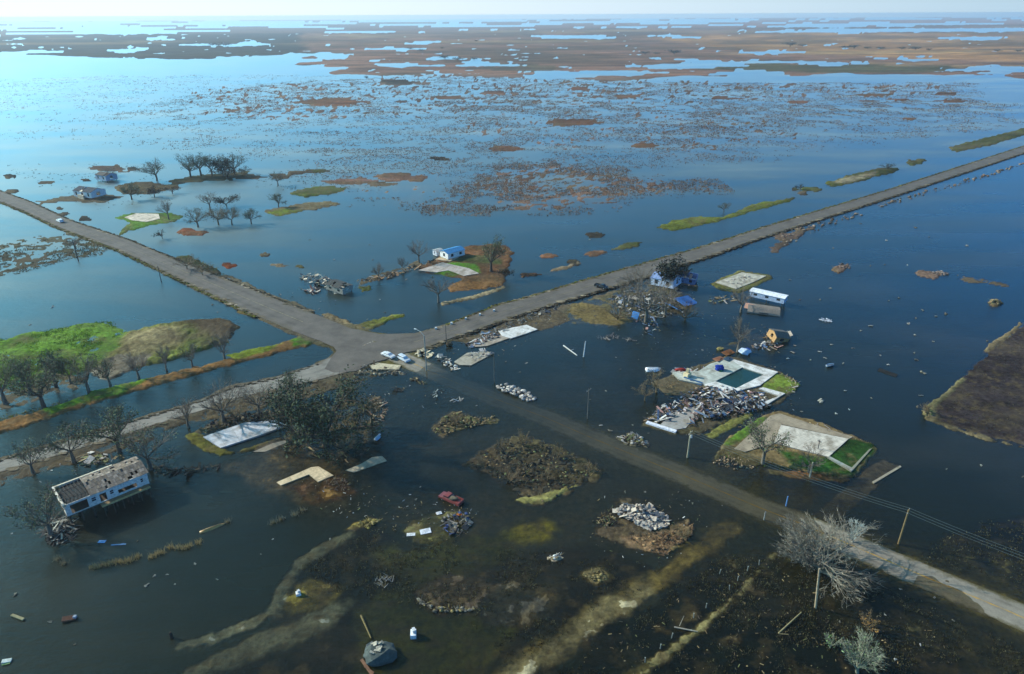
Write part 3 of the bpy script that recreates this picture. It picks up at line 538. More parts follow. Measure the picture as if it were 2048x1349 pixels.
# ------------------------------------------------------------------ trees
def branchy(seed, Ht, W, bark, leafc, nleaf=400, lsize=.3, fork=.28, limbs=5, lean=(0, 0), levels=3, droop=.0, twig=1.0, r0=None, lim=(.35, 1.1)):
    """tapered trunk with gnarled limbs; the crown carries the twigs and the leaf-sized faces"""
    rd = random.Random(seed); tr, cr = MB(), MB(); r0 = r0 or Ht*.035; tips = []
    def grow(p, d, L, r, lev):
        n = 3 if lev < 2 else 2; mb = tr if lev <= 1 else cr
        for i in range(n):
            d = (d+Vector((rd.uniform(-.35, .35), rd.uniform(-.35, .35), rd.uniform(-.18, .25)-(droop if lev > 1 else 0)))).normalized()
            q = p+d*L/n; r2 = max(.012, r*(.78 if lev else .85)); mb.tube(p, q, r, r2, 5 if lev < 2 else 3, bark, False, .15); 
            if lev >= 1: 
                for _ in range(2 if lev < levels else 1):
                    if lev < levels:
                        e = (d+Vector((rd.uniform(-1, 1), rd.uniform(-1, 1), rd.uniform(-.3, .6)))).normalized(); grow(q, e, L*rd.uniform(.45, .7), r2*.6, lev+1)
            p, r = q, r2
            if lev >= 1: tips.append((q.copy(), lev))
        if lev < levels: 
            for _ in range(2): grow(p, (d+Vector((rd.uniform(-.7, .7), rd.uniform(-.7, .7), rd.uniform(-.2, .5)))).normalized(), L*.6, r*.7, lev+1)
    base = Vector((0, 0, -.8)); top = Vector((lean[0], lean[1], Ht*fork)); mid = (base+top)/2+Vector((rd.uniform(-.2, .2), rd.uniform(-.2, .2), 0))
    tr.tube(base, mid, r0*1.45, r0*1.1, 7, bark, False, .1); tr.tube(mid, top, r0*1.1, r0, 7, bark, False, .1)
    for k in range(limbs):
        a = 6.283*(k+rd.uniform(-.3, .3))/limbs; el = rd.uniform(*lim)
        grow(top.copy(), Vector((math.cos(a)*math.cos(el), math.sin(a)*math.cos(el), math.sin(el))), rd.uniform(.8, 1.1)*Ht*.42, r0*.55, 1)
    far = [t for t in tips if t[1] >= 2]
    # fit into the wanted height and width
    mz = max(t[0].z for t in tips); mr = sorted((t[0].xy-Vector(lean)).length for t in tips)[int(len(tips)*.97)]
    sz = (Ht)/max(mz, .1); sr = (W/2)/max(mr, .1)
    def fit(v): 
        v = Vector(v); return ((v.x-lean[0])*sr+lean[0], (v.y-lean[1])*sr+lean[1], v.z*sz) if v.z > 0 else (v.x, v.y, v.z)
    sr_t = sr
    tr.v = [fit(v) if v[2] > Ht*fork*.95 else v for v in tr.v]; cr.v = [fit(v) for v in cr.v]
    for i in range(nleaf):
        q, lev = far[rd.randrange(len(far))]; q = Vector(fit(q))
        c = q+Vector((rd.gauss(0, 1), rd.gauss(0, 1), rd.gauss(0, .7)))*lsize*1.6
        u = Vector((rd.uniform(-1, 1), rd.uniform(-1, 1), rd.uniform(-.6, .6))).normalized()*lsize*rd.uniform(.5, 1.2); w = u.cross(Vector((rd.uniform(-1, 1), rd.uniform(-1, 1), rd.uniform(-1, 1)))).normalized()*lsize*rd.uniform(.4, .9)
        cr.add([c-u, c+w*.6, c+u, c-w*.6], [(0, 1, 2, 3)], leafc, .45)
    for i in range(int(260*twig)):
        q, lev = far[rd.randrange(len(far))]; q = Vector(fit(q)); dd = Vector((q.x, q.y, rd.uniform(.2, 2.5)*Ht*.2)).normalized()
        dd = (dd+Vector((rd.uniform(-.8, .8), rd.uniform(-.8, .8), rd.uniform(-.5, .6)))).normalized(); L = rd.uniform(.05, .12)*Ht; s_ = dd.orthogonal().normalized()*.03*max(1, Ht/10)
        cr.add([q-s_, q+s_, q+dd*L], [(0, 1, 2)], bark, .3)
    return tr, cr
BK, BKL, SILV = g('#564c42'), g('#70675a'), g('#7b7567')
LG, LGD, LGY = g('#5a6544'), g('#333c28'), g('#66703c')
KIND = {'oak': dict(bark=BK, leafc=g('#3f4a30'), nleaf=3800, lsize=.34, twig=1.6, fork=.12, limbs=10, droop=.1, lim=(-.05, 1.2)), 'leafy': dict(bark=BK, leafc=LG, nleaf=900, lsize=.26, twig=1.2, limbs=6), 'sparse': dict(bark=BKL, leafc=g('#566040'), nleaf=520, lsize=.22, twig=1.6, limbs=6),
        'bare': dict(bark=BKL, leafc=BKL, nleaf=90, lsize=.16, twig=2.6, limbs=6), 'dark': dict(bark=BK, leafc=g('#232a20'), nleaf=700, lsize=.5, twig=.8), 'dry': dict(bark=g('#7b6a50'), leafc=g('#6f6040'), nleaf=260, lsize=.3, twig=1.4)}
def tree(px, py, yt, wpx, kind, label, name='bare_tree', group=None, cat='tree', seed=None, z0=0, **kw):
    q = P(px, py); Ht = max(1.2, ZT(px, py, yt)); W = wpx*S(px, py)
    k = dict(KIND[kind]); k.update(kw); sd = seed if seed is not None else int(px*7+py)
    k['nleaf'] = int(k['nleaf']*min(1.6, max(.35, (Ht*W)/70))); k['lsize'] = k['lsize']*min(1.3, max(.6, Ht/8))
    k.setdefault('levels', 3 if Ht > 4.5 else 2)
    tr, cr = branchy(sd, Ht, W, **k)
    e = empty(name, (q.x, q.y, 0), 0, label, cat, group); tr.build('trunk', BARK, e, smooth_=True); cr.build('crown', LEAF, e)
    return e
TR = [
 # row of thinly leaved trees on the west bank
 (12, 808, 712, 66, 'sparse', 'thin-leaved tree at the far left edge of the west bank', 'bank_tree'),
 (88, 815, 725, 84, 'leafy', 'leafy grey-green tree by the bright grass verge, second in the bank row', 'bank_tree'),
 (60, 785, 710, 42, 'sparse', 'narrow upright tree behind the second bank tree, against the green field', 'bank_tree'),
 (112, 775, 700, 52, 'leafy', 'dark-stemmed tree against the green field, left of the wet gap', 'bank_tree'),
 (143, 768, 714, 40, 'sparse', 'small tree beside the pool of standing water, green field behind', 'bank_tree'),
 (178, 785, 712, 70, 'sparse', 'taller spreading tree where bank turns bright green', 'bank_tree'),
 (221, 775, 712, 52, 'sparse', 'thin spreading tree at the right end of the green verge', 'bank_tree'),
 (278, 758, 700, 50, 'bare', 'bare grey tree on the orange bank below the pale track', 'bank_tree'),
 (334, 742, 695, 36, 'bare', 'small bare tree on the orange bank, left of the thick-trunked one', 'bank_tree'),
 (386, 735, 690, 42, 'sparse', 'thick-trunked tree below the grassy knoll on the bank', 'bank_tree'),
 (450, 718, 668, 44, 'bare', 'bare brown tree at the knoll end, rightmost of the bank row', 'bank_tree'),
 # yard trees on the south-west road
 (68, 948, 880, 62, 'sparse', 'small sparse tree between the road and the long house, leftmost in the yard', 'yard_tree'),
 (148, 925, 842, 84, 'sparse', 'open-limbed grey tree beside the road, behind the long house', 'yard_tree'),
 (240, 905, 815, 120, 'leafy', 'dense green-grey tree overhanging the pale lane', 'yard_tree'),
 (300, 940, 852, 104, 'sparse', 'low wide thinly leaved tree at the right end of the long house', 'yard_tree'),
 (378, 855, 800, 58, 'bare', 'bare forked tree beside the lane, left of the white slab', 'yard_tree'),
 (448, 845, 765, 92, 'bare', 'wide bare grey tree behind the white slab', 'yard_tree'),
 (520, 830, 765, 80, 'bare', 'tangled bare tree right of the white slab corner, beside the lane', 'yard_tree'),
 (560, 855, 800, 60, 'dry', 'brown half-fallen tree at the right end of white slab', 'yard_tree'),
 (590, 800, 745, 60, 'leafy', 'low leafy tree on the roadside, upper left of the great oak', 'yard_tree'),
 (652, 892, 744, 205, 'oak', 'great dark live oak with broad crown in the middle left yards', 'live_oak'),
 (745, 850, 790, 60, 'dry', 'small dry yellow-brown tree at the right side of the great oak', 'yard_tree'),
 (105, 1075, 985, 110, 'sparse', 'battered grey-green tree leaning on the left end of the long house', 'yard_tree'),
 # trees round the wrecked houses north-east
 (877, 605, 552, 62, 'bare', 'bare round-crowned tree at the roadside levee, below the blue-roofed house', 'bare_tree'),
 (982, 545, 472, 66, 'leafy', 'bushy olive-green tree on the rust-brown ground beside the blue-roofed house', 'bushy_tree'),
 (838, 525, 482, 44, 'bare', 'bare tree left of the blue-roofed house', 'bare_tree'),
 (806, 545, 515, 22, 'bare', 'slight bare sapling on the debris line west of the blue-roofed house', 'bare_tree'),
 (758, 560, 525, 26, 'bare', 'small bare sapling at the west end of the debris line', 'bare_tree'),
 (1010, 560, 535, 34, 'dark', 'dark low shrub at the foot of the bushy tree', 'dark_shrub'),
 (1275, 590, 530, 66, 'bare', 'bare grey tree beside the road, left of the blue-and-white wreck', 'bare_tree'),
 (1340, 575, 518, 56, 'dark', 'dark leafy tree behind the blue-and-white wreck', 'dark_tree'),
 (1248, 612, 560, 50, 'bare', 'brown bare tree left of the tangled cluster by the road', 'bare_tree'),
 (1292, 645, 555, 86, 'bare', 'largest bare tree of the cluster, standing in black water', 'bare_tree'),
 (1330, 630, 575, 60, 'bare', 'bare tree in front of the blue tarpaulin debris', 'bare_tree'),
 (1482, 625, 570, 48, 'bare', 'thin dark snag in front of the pale gravel island', 'bare_tree'),
 (1475, 705, 640, 50, 'bare', 'pale broken-topped tree above the pool deck', 'bare_tree'),
 (1312, 785, 740, 80, 'dry', 'low brown tangled tree left of the pool deck', 'bare_tree'),
 (1290, 802, 770, 46, 'dry', 'small brown brush clump below the white hull', 'brush_clump'),
 (1525, 928, 852, 92, 'sparse', 'gnarled oak with flat crown in front of the large pale slab', 'oak_tree', ),
 (1617, 945, 895, 60, 'bare', 'small grey tree at the lower edge of the slab island', 'bare_tree'),
 # flooded homesteads north-west
 (314, 362, 318, 62, 'leafy', 'solitary spreading oak on the far flooded homestead', 'oak_tree'),
 (382, 356, 308, 50, 'leafy', 'tall tree at the left end of the far grove', 'grove_tree'),
 (402, 352, 303, 50, 'leafy', 'tallest tree of the far grove', 'grove_tree'),
 (425, 352, 309, 44, 'leafy', 'third tree of the far grove, open at the top', 'grove_tree'),
 (447, 353, 318, 46, 'dark', 'dark low-crowned tree right of centre in far grove', 'grove_tree'),
 (470, 350, 307, 46, 'leafy', 'rightmost tall tree of the far grove', 'grove_tree'),
 (455, 358, 335, 60, 'dark', 'dark thicket under the far grove', 'dark_shrub'),
 (490, 347, 332, 22, 'dark', 'small dark shrub at the right tip of the far grove', 'dark_shrub'),
 (264, 400, 365, 36, 'leafy', 'small tree behind the torn white far house', 'homestead_tree'),
 (310, 395, 372, 26, 'dark', 'dark small shrub between the torn house and the bare trees', 'dark_shrub'),
 (345, 388, 374, 34, 'dark', 'low dark bush on brown spit below the solitary oak', 'dark_shrub'),
 (420, 417, 385, 40, 'bare', 'leaning bare tree left of the dark mound', 'homestead_tree'),
 (453, 415, 393, 50, 'dark', 'rounded dark thicket mound standing in the water', 'dark_shrub'),
 (338, 440, 398, 30, 'bare', 'bare tree at the right end of the far green island', 'homestead_tree'),
 (396, 455, 415, 52, 'sparse', 'flat-topped tree with its trunk in the water', 'homestead_tree'),
 (437, 450, 412, 48, 'dry', 'brown-leaved tree in the water right of flat-topped one', 'homestead_tree'),
 (465, 450, 415, 44, 'sparse', 'grey tree in the water, middle of the drowned row', 'homestead_tree'),
 (503, 448, 418, 36, 'leafy', 'rightmost tree of the drowned row', 'homestead_tree'),
 (556, 372, 342, 30, 'sparse', 'thin tree at the narrows behind the green islet', 'homestead_tree'),
 (558, 415, 387, 34, 'leafy', 'small bright green tree on the water, left of the green islet', 'homestead_tree'),
 (325, 478, 462, 24, 'dark', 'toppled dark shrub in the water below rust-brown islet', 'dark_shrub'),
 (222, 352, 335, 44, 'bare', 'low bare thicket on the far brown islet', 'dark_shrub'),
 (152, 498, 476, 34, 'bare', 'small bare shrub on the speckled marsh beside the road', 'bare_tree'),
 (375, 540, 512, 50, 'dry', 'olive roadside bush on the north verge', 'roadside_bush'),
 (405, 552, 528, 46, 'dry', 'smaller olive roadside bush on the north verge, nearer', 'roadside_bush'),
 (1447, 425, 405, 24, 'leafy', 'little tree on the long green islet beside the road', 'islet_tree'),
 (1600, 380, 370, 18, 'dark', 'small dark bush on the islet beyond the road', 'dark_shrub'),
 (1775, 340, 328, 26, 'dark', 'low dark bush at the far end of the pale islet', 'dark_shrub'),
]
for t in TR:
    tree(t[0], t[1], t[2], t[3], t[4], t[5], name=t[6])
for a in [(1045, 893, 858, 34, 'tan bush at the top corner of the debris mound'), (1005, 905, 878, 30, 'small grey shrub on the upper left of the debris mound'), (1115, 915, 885, 26, 'slim dry shrub on the upper right of the debris mound'), (965, 935, 912, 34, 'yellowish brush at the left end of the debris mound'), (1020, 965, 938, 36, 'green-grey brush low on the debris mound'),
          (1180, 945, 925, 30, 'dry brush at the right end of the debris mound'), (1095, 960, 938, 30, 'dry twiggy shrub in the middle of debris mound'), (910, 850, 828, 26, 'green shrub on the brush heap above the debris mound'), (1365, 1075, 1052, 28, 'dry yellow brush right of the grey rock pile'), (1850, 828, 805, 22, 'dry bush at the corner of the dark marsh field'),
          (470, 840, 806, 70, 'brown tangle of brush left of the wide bare tree'), (620, 845, 812, 60, 'brown brush under the left side of the great oak'), (690, 905, 872, 60, 'dark brush at the right foot of the great oak'), (1235, 640, 606, 60, 'grey tangled brush at the left edge of the wrecked trees'), (1370, 640, 600, 56, 'brown brush right of the wrecked trees')]:
    tree(a[0], a[1], a[2], a[3], 'dry', a[4], 'dry_shrub', cat='shrub', levels=2, limbs=8, fork=.06, lim=(.1, 1.3), nleaf=500, lsize=.2)
# the silver-grey dead tree over the drowned road and the pale bush at the frame's foot
tree(1640, 1142, 1030, 172, 'bare', 'large silver-grey dead tree spreading over the flooded road', 'dead_tree', bark=SILV, leafc=SILV, nleaf=500, lsize=.16, twig=9, limbs=12, fork=.04, droop=.12, lim=(-.1, 1.0))
tree(1582, 1085, 1030, 70, 'bare', 'smaller silver dead tree at the left side of the large dead one', 'dead_tree', bark=SILV, leafc=SILV, nleaf=500, lsize=.2, twig=5, limbs=7, fork=.1)
tree(1606, 1125, 1068, 80, 'bare', 'silver dead brush in front of the large dead tree', 'dead_tree', bark=SILV, leafc=SILV, nleaf=700, lsize=.2, twig=5, limbs=7, fork=.08, droop=.3)
tree(1705, 1085, 1045, 40, 'bare', 'whitish broken shrub on the right side of flooded road', 'dead_shrub', bark=g('#a9b0a8'), leafc=g('#a9b0a8'), nleaf=80, twig=3, limbs=6, fork=.05)
tree(1712, 1345, 1278, 66, 'bare', 'pale green-grey shrub at the bottom edge of the photo', 'pale_shrub', bark=g('#868874'), leafc=g('#6c7d58'), nleaf=500, lsize=.2, twig=5, limbs=7, fork=.08)
tree(1660, 1295, 1268, 34, 'leafy', 'small leaf-green shrub left of the pale bottom shrub', 'pale_shrub', bark=g('#868874'), leafc=g('#7c9a62'), nleaf=300, twig=3, limbs=6, fork=.05)
tree(1735, 1260, 1225, 34, 'dry', 'rusty yellow sprouting bush in the dark foreground yard', 'rusty_bush', leafc=g('#a0783c'), nleaf=400, limbs=7, fork=.05)
# far clumps of trees along the marsh horizon
pt, pc = branchy(5, 9, 16, BK, g('#2f3628'), 260, 1.0, limbs=6, levels=2)
fe = empty('far_tree_clump', (0, 0, 0)); pt.build('trunk', BARK, fe); pc.build('crown', LEAF, fe)
FT = [(425, 92, 14, 'dark'), (438, 94, 26, 'dark'), (452, 93, 18, 'x'), (820, 100, 14, ''), (843, 104, 16, ''), (890, 119, 26, ''), (915, 122, 22, ''), (948, 121, 16, ''), (733, 160, 8, ''), (953, 84, 8, ''), (1290, 110, 22, ''), (1312, 110, 14, ''), (1348, 110, 30, ''), (1690, 98, 18, ''), (1708, 98, 22, ''),
      (1735, 99, 14, ''), (1760, 100, 16, ''), (1803, 100, 16, ''), (1830, 101, 20, ''), (1858, 102, 12, ''), (1995, 104, 12, ''), (2035, 105, 12, ''), (1580, 94, 26, ''), (1605, 94, 16, ''), (885, 99, 8, '')]
for i, (a, b, w_, _) in enumerate(FT):
    o = fe if i == 0 else copy_tree(fe)
    q = P(a, b); k = w_*S(a, b)/16; o.location = (q.x, q.y, .2); o.scale = (k, k*.8, min(1.6, max(.7, k*.5))); o.rotation_euler.z = i*1.3
    ORD = 'first second third fourth fifth sixth seventh eighth ninth tenth eleventh twelfth thirteenth fourteenth fifteenth sixteenth seventeenth eighteenth nineteenth twentieth twenty-first twenty-second twenty-third twenty-fourth twenty-fifth'.split()
    rk = sorted(range(len(FT)), key=lambda j: FT[j][0]).index(i)
    tag(o, 'dark far-off tree clump on the horizon marsh, %s from the left' % ORD[rk], 'tree clump', 'tree clumps along the far marsh')
# ------------------------------------------------------------------ helpers for built things
va, vb = P(100, 445), P(560, 645); AZ_SE = math.atan2(vb.y-va.y, vb.x-va.x)       # along the north-west / south-east road
va, vb = P(900, 668), P(1700, 407); AZ_NE = math.atan2(vb.y-va.y, vb.x-va.x)
DCOL = [g('#b9b3a8'), g('#8f8676'), g('#6b5d4a'), g('#d8d4cc'), g('#a98f6d'), g('#4b4a48'), g('#7d8690')]
BRIGHT = [g('#b5afa6'), g('#d4d0c8'), g('#a58078'), g('#7f90a5'), g('#3e5878'), g('#8f857a'), g('#5c5050'), g('#86705a'), g('#6b6258'), g('#4a4540')]
DRY = [g('#857150'), g('#6b5c40'), g('#a08a60'), g('#55493a'), g('#777a4c'), g('#3f3a30')]
STONE = [g('#b5aca2'), g('#9a938a'), g('#c9c2b8'), g('#7f7a74')]
def scatter(mb, rd, fn, n, pal, size, height, kinds='bcs'):
    """n loose pieces: b boards, c chunks, s sheets, t twiggy sticks; fn gives an (x,y) and a pile fraction"""
    for i in range(n):
        a, b, k = fn(rd); zc = rd.uniform(.0, 1)*height*k; c = pal[rd.randrange(len(pal))]; w_ = rd.uniform(*size); kd = kinds[rd.randrange(len(kinds))]; w_ *= rd.choice((.8, 1, 1, 1.8)) if kd in 'bs' else 1; rz = rd.uniform(0, 3.14)
        if kd == 'b': mb.box((a, b, zc+.08), (w_*1.6, w_*.22, .06), rz, c, (rd.uniform(-.3, .3), rd.uniform(-.5, .5)), .15)
        elif kd == 's': mb.box((a, b, zc+.08), (w_*.95, w_*.7, .05), rz, c, (rd.uniform(-.5, .5), rd.uniform(-.5, .5)), .15)
        elif kd == 'c': mb.blob((a, b, zc), (w_*.42, w_*.35, w_*.28), c, rd.random(), .3, 1, .2)
        else:
            d_ = Vector((math.cos(rz), math.sin(rz), rd.uniform(-.1, .8))).normalized()*w_; mb.tube((a, b, zc-.1), Vector((a, b, zc))+d_, .07, .025, 4, c, False, .2)
def inpoly(pts, rd):
    xs = [p[0] for p in pts]; ys = [p[1] for p in pts]
    for _ in range(200):
        a, b = rd.uniform(min(xs), max(xs)), rd.uniform(min(ys), max(ys)); ins = False
        for i in range(len(pts)):
            ax, ay = pts[i]; bx, by = pts[(i+1) % len(pts)]
            if (ay > b) != (by > b) and a < (bx-ax)*(b-ay)/(by-ay)+ax: ins = not ins
        if ins: return a, b
    return sum(xs)/len(xs), sum(ys)/len(ys)
def heap(name, label, cat, px, n, pal=DCOL, size=(.5, 1.4), height=.8, kinds='bcs', seed=1, mat=None, group=None, base=0.0, mound=None):
    """one pile: pieces strewn over a footprint given by photo pixels"""
    pts = W2(px); rd = random.Random(seed); cx = sum(p[0] for p in pts)/len(pts); cy = sum(p[1] for p in pts)/len(pts); loc = [(a-cx, b-cy) for a, b in pts]
    R_ = max(math.hypot(*p) for p in loc); mb = MB()
    def fn(rd):
        a, b = inpoly(loc, rd); return a, b, max(.1, 1-math.hypot(a, b)/R_)
    if mound:
        mb.prism([(p_[0]*1.0, p_[1]*1.0) for p_ in loc], -.45, -.04, mound)
        for i in range(max(4, int(n*.2))):
            a, b, k = fn(rd); mb.blob((a, b, -.1), (rd.uniform(.5, 1.3), rd.uniform(.5, 1.1), max(.2, height*k*.7)), mound, rd.random(), .3, 1, .15)
    scatter(mb, rd, fn, n, pal, size, height, kinds)
    o = mb.build(name, mat or MATTE, None, (cx, cy, base)); return tag(o, label, cat, group, 'stuff' if name in LOOSE else None)
LOOSE = ('roadside_brush', 'deck_litter', 'slab_rubble', 'twig_line', 'wood_scraps', 'levee_debris', 'roadside_debris', 'floating_debris', 'yard_debris', 'fallen_branches')
def slab(name, label, px, z0, z1, col, cat='concrete slab', group=None, rough=None, parts=()):
    pts = [P(a, b, z1) for a, b in px]; c = sum(pts, Vector())/len(pts); c.z = 0
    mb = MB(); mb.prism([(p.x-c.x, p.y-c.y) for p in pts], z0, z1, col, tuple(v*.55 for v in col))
    o = mb.build(name, CONC, None, c); tag(o, label, cat, group)
    b = o.modifiers.new('b', 'BEVEL'); b.width = .04; b.segments = 1; b.limit_method = 'ANGLE'
    return o
WHITE = g('#dcdad4'); PALE = g('#c8c0b0')
# ------------------------------------------------------------------ bare foundation slabs
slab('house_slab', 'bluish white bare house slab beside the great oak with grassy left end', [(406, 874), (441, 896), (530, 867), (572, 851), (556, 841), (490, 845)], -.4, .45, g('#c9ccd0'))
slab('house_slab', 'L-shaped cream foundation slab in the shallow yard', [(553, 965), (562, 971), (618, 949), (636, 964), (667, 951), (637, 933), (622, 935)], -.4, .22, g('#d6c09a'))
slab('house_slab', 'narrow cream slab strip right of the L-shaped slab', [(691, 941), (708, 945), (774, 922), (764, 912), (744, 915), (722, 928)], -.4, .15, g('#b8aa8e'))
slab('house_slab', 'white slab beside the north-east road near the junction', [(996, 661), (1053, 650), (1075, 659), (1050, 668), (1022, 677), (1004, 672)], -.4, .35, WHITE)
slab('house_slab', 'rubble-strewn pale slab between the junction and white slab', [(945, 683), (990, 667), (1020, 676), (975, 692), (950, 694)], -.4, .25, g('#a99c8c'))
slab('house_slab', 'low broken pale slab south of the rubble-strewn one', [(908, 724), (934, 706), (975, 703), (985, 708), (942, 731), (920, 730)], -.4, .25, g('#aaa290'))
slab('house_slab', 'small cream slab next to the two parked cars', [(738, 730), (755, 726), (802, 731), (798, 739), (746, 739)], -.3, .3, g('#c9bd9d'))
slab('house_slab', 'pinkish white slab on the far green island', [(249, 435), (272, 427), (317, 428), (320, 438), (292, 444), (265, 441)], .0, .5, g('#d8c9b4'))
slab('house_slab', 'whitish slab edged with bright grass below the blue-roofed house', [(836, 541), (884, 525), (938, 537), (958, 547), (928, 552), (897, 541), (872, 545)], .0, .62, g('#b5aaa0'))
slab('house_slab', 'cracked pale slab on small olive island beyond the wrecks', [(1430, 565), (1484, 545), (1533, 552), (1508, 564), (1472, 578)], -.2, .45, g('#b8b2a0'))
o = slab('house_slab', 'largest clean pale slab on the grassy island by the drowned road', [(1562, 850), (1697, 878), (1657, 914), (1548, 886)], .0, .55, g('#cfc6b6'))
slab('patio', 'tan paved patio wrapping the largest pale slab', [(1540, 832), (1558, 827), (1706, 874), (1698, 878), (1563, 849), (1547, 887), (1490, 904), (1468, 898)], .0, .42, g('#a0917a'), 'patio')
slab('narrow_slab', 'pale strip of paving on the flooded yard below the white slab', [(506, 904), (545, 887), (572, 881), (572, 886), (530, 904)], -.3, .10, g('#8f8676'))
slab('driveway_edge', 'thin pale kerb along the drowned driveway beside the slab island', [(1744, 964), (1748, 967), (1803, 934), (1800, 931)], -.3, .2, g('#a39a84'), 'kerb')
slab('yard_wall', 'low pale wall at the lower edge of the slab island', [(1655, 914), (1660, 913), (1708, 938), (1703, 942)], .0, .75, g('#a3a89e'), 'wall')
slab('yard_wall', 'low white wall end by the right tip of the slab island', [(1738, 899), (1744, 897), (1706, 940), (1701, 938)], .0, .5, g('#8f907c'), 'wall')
# rubble standing on the slabs
heap('slab_rubble', 'loose rubble lying over the pale slab by the junction', 'rubble', [(950, 680), (990, 666), (1004, 674), (960, 690)], 60, BRIGHT, (.4, 1.2), .5, 'bcs', 3, base=.2)
heap('slab_rubble', 'grey rubble on the low broken slab', 'rubble', [(930, 712), (970, 702), (990, 708), (950, 722)], 60, STONE, (.4, 1.1), .6, 'bcs', 4, base=.2)
heap('slab_rubble', 'grey debris scattered on the cracked far slab', 'rubble', [(1450, 566), (1490, 552), (1510, 558), (1475, 574)], 60, STONE, (.3, 1.1), .35, 'bcs', 5, base=.42)
heap('slab_rubble', 'white block rubble spilling from the junction corner', 'rubble', [(868, 715), (885, 712), (920, 738), (905, 742)], 45, [g('#c9bfae'), g('#e0dacb'), g('#8a7c6a')], (.5, 1.4), .6, 'cbs', 6)
heap('concrete_blocks', 'cream concrete blocks heaped at the junction under the lamp post', 'rubble', [(830, 703), (850, 697), (866, 706), (860, 716), (838, 714)], 30, [g('#cfc3a4'), g('#b3a88e')], (.9, 2.0), .7, 'cs', 7)
heap('roadside_debris', 'dark broken debris piled along the edge of the north-east road', 'debris', [(945, 683), (1000, 655), (1060, 630), (1120, 612), (1120, 620), (1060, 642), (1000, 666), (955, 688)], 150, [g('#5a5750'), g('#8b8478'), g('#3e4650'), g('#6f675a')], (.5, 1.5), .9, 'bcst', 8)
heap('roadside_debris', 'pink and white sheets of debris beside the junction slab', 'debris', [(930, 690), (965, 668), (1000, 664), (975, 686), (945, 697)], 50, BRIGHT, (.6, 1.6), .7, 'sb', 9)
# ------------------------------------------------------------------ the swimming-pool property
def rel(px, z1, c): return [(P(a, b, z1).x-c.x, P(a, b, z1).y-c.y) for a, b in px]
c = P(1450, 750); pool = empty('pool_deck', (c.x, c.y, 0), 0, 'white paved deck round a dark green swimming pool', 'pool deck')
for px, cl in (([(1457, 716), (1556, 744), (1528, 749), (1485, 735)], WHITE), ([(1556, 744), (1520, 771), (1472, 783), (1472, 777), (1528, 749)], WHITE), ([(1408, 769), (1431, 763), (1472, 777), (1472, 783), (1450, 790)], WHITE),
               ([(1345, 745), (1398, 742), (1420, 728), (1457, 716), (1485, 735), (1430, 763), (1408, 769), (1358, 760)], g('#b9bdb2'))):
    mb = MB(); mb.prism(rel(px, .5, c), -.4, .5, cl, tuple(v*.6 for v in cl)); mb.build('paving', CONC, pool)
mb = MB(); mb.prism(rel([(1430, 763), (1485, 735), (1528, 749), (1472, 777)], .2, c), -.5, .22, g('#16302a')); 
PW, nt_, nd_, lk_, bs_ = newmat('pool_water'); bs_.inputs['Base Color'].default_value = (*g('#1c3a2e'), 1); bs_.inputs['Roughness'].default_value = .12
mb.build('pool_water', PW, pool)
c2 = P(1540, 790); lk2 = empty('terrace', (c2.x, c2.y, 0), 0, 'white right-angled terrace strip beside the rubble, below the pool', 'terrace')
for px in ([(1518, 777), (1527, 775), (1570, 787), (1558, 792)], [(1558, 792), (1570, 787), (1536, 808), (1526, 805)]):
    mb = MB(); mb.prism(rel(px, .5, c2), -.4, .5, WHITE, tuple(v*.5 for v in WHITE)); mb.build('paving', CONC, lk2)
heap('house_rubble', 'long heap of white, pink and blue wreckage of the collapsed house below the pool', 'rubble heap', [(1290, 846), (1300, 832), (1345, 805), (1395, 778), (1450, 775), (1480, 785), (1520, 782), (1535, 800), (1515, 822), (1450, 838), (1400, 842), (1370, 862), (1395, 820), (1345, 838), (1310, 850)], 620, BRIGHT+[g('#2f4566'), g('#3b3734'), g('#d8c9c4')], (.5, 1.7), 1.9, 'bcsbt', 11)
slab('floor_slab', 'grey-white floor of the collapsed house, rubble round it', [(1320, 850), (1350, 822), (1395, 812), (1400, 822), (1372, 856), (1350, 860)], -.3, .28, g('#a39f98'))
heap('dark_wreckage', 'black wreckage on the right side of the collapsed house', 'wreckage', [(1470, 800), (1540, 800), (1530, 818), (1480, 832), (1400, 848), (1420, 830)], 160, [g('#2c3440'), g('#454242'), g('#2e2a28'), g('#8a8f96')], (.6, 1.8), 1.4, 'bst', 12)
mb = MB(); a_, b_ = P(1293, 847), P(1352, 866); mb.box((a_+b_)/2+Vector((0, 0, .3)), ((b_-a_).length, 1.1, .5), math.atan2((b_-a_).y, (b_-a_).x), g('#dcdde4'))
tag(mb.build('fallen_siding', MATTE), 'long white fallen wall siding at the front edge of the rubble house', 'siding')
def sheet(name, px, py, L, W, rz, col, label, cat, z=.15, tilt=(0, .05), mat=None, h=.12, group=None):
    q = P(px, py); mb = MB(); mb.box((0, 0, z), (L, W, h), 0, col, tilt); mb.box((L*.12, W*.1, z+h*.9), (L*.5, W*.55, h*.6), .3, tuple(v*.8 for v in col), tilt)
    o = mb.build(name, mat or MATTE, None, (q.x, q.y, 0)); o.rotation_euler.z = rz; return tag(o, label, cat, group)
def lump(name, px, py, size, col, label, cat, z=.3, mat=None, seed=0, rough=.2, rz=0, base=0, extra=()):
    q = P(px, py); mb = MB(); mb.blob((0, 0, z), size, col, seed or px, rough, 2, .1)
    for cc, ss, co in extra: mb.blob(cc, ss, co, px+1, rough, 1, .1)
    o = mb.build(name, mat or MATTE, None, (q.x, q.y, base)); o.rotation_euler.z = rz; return tag(o, label, cat)
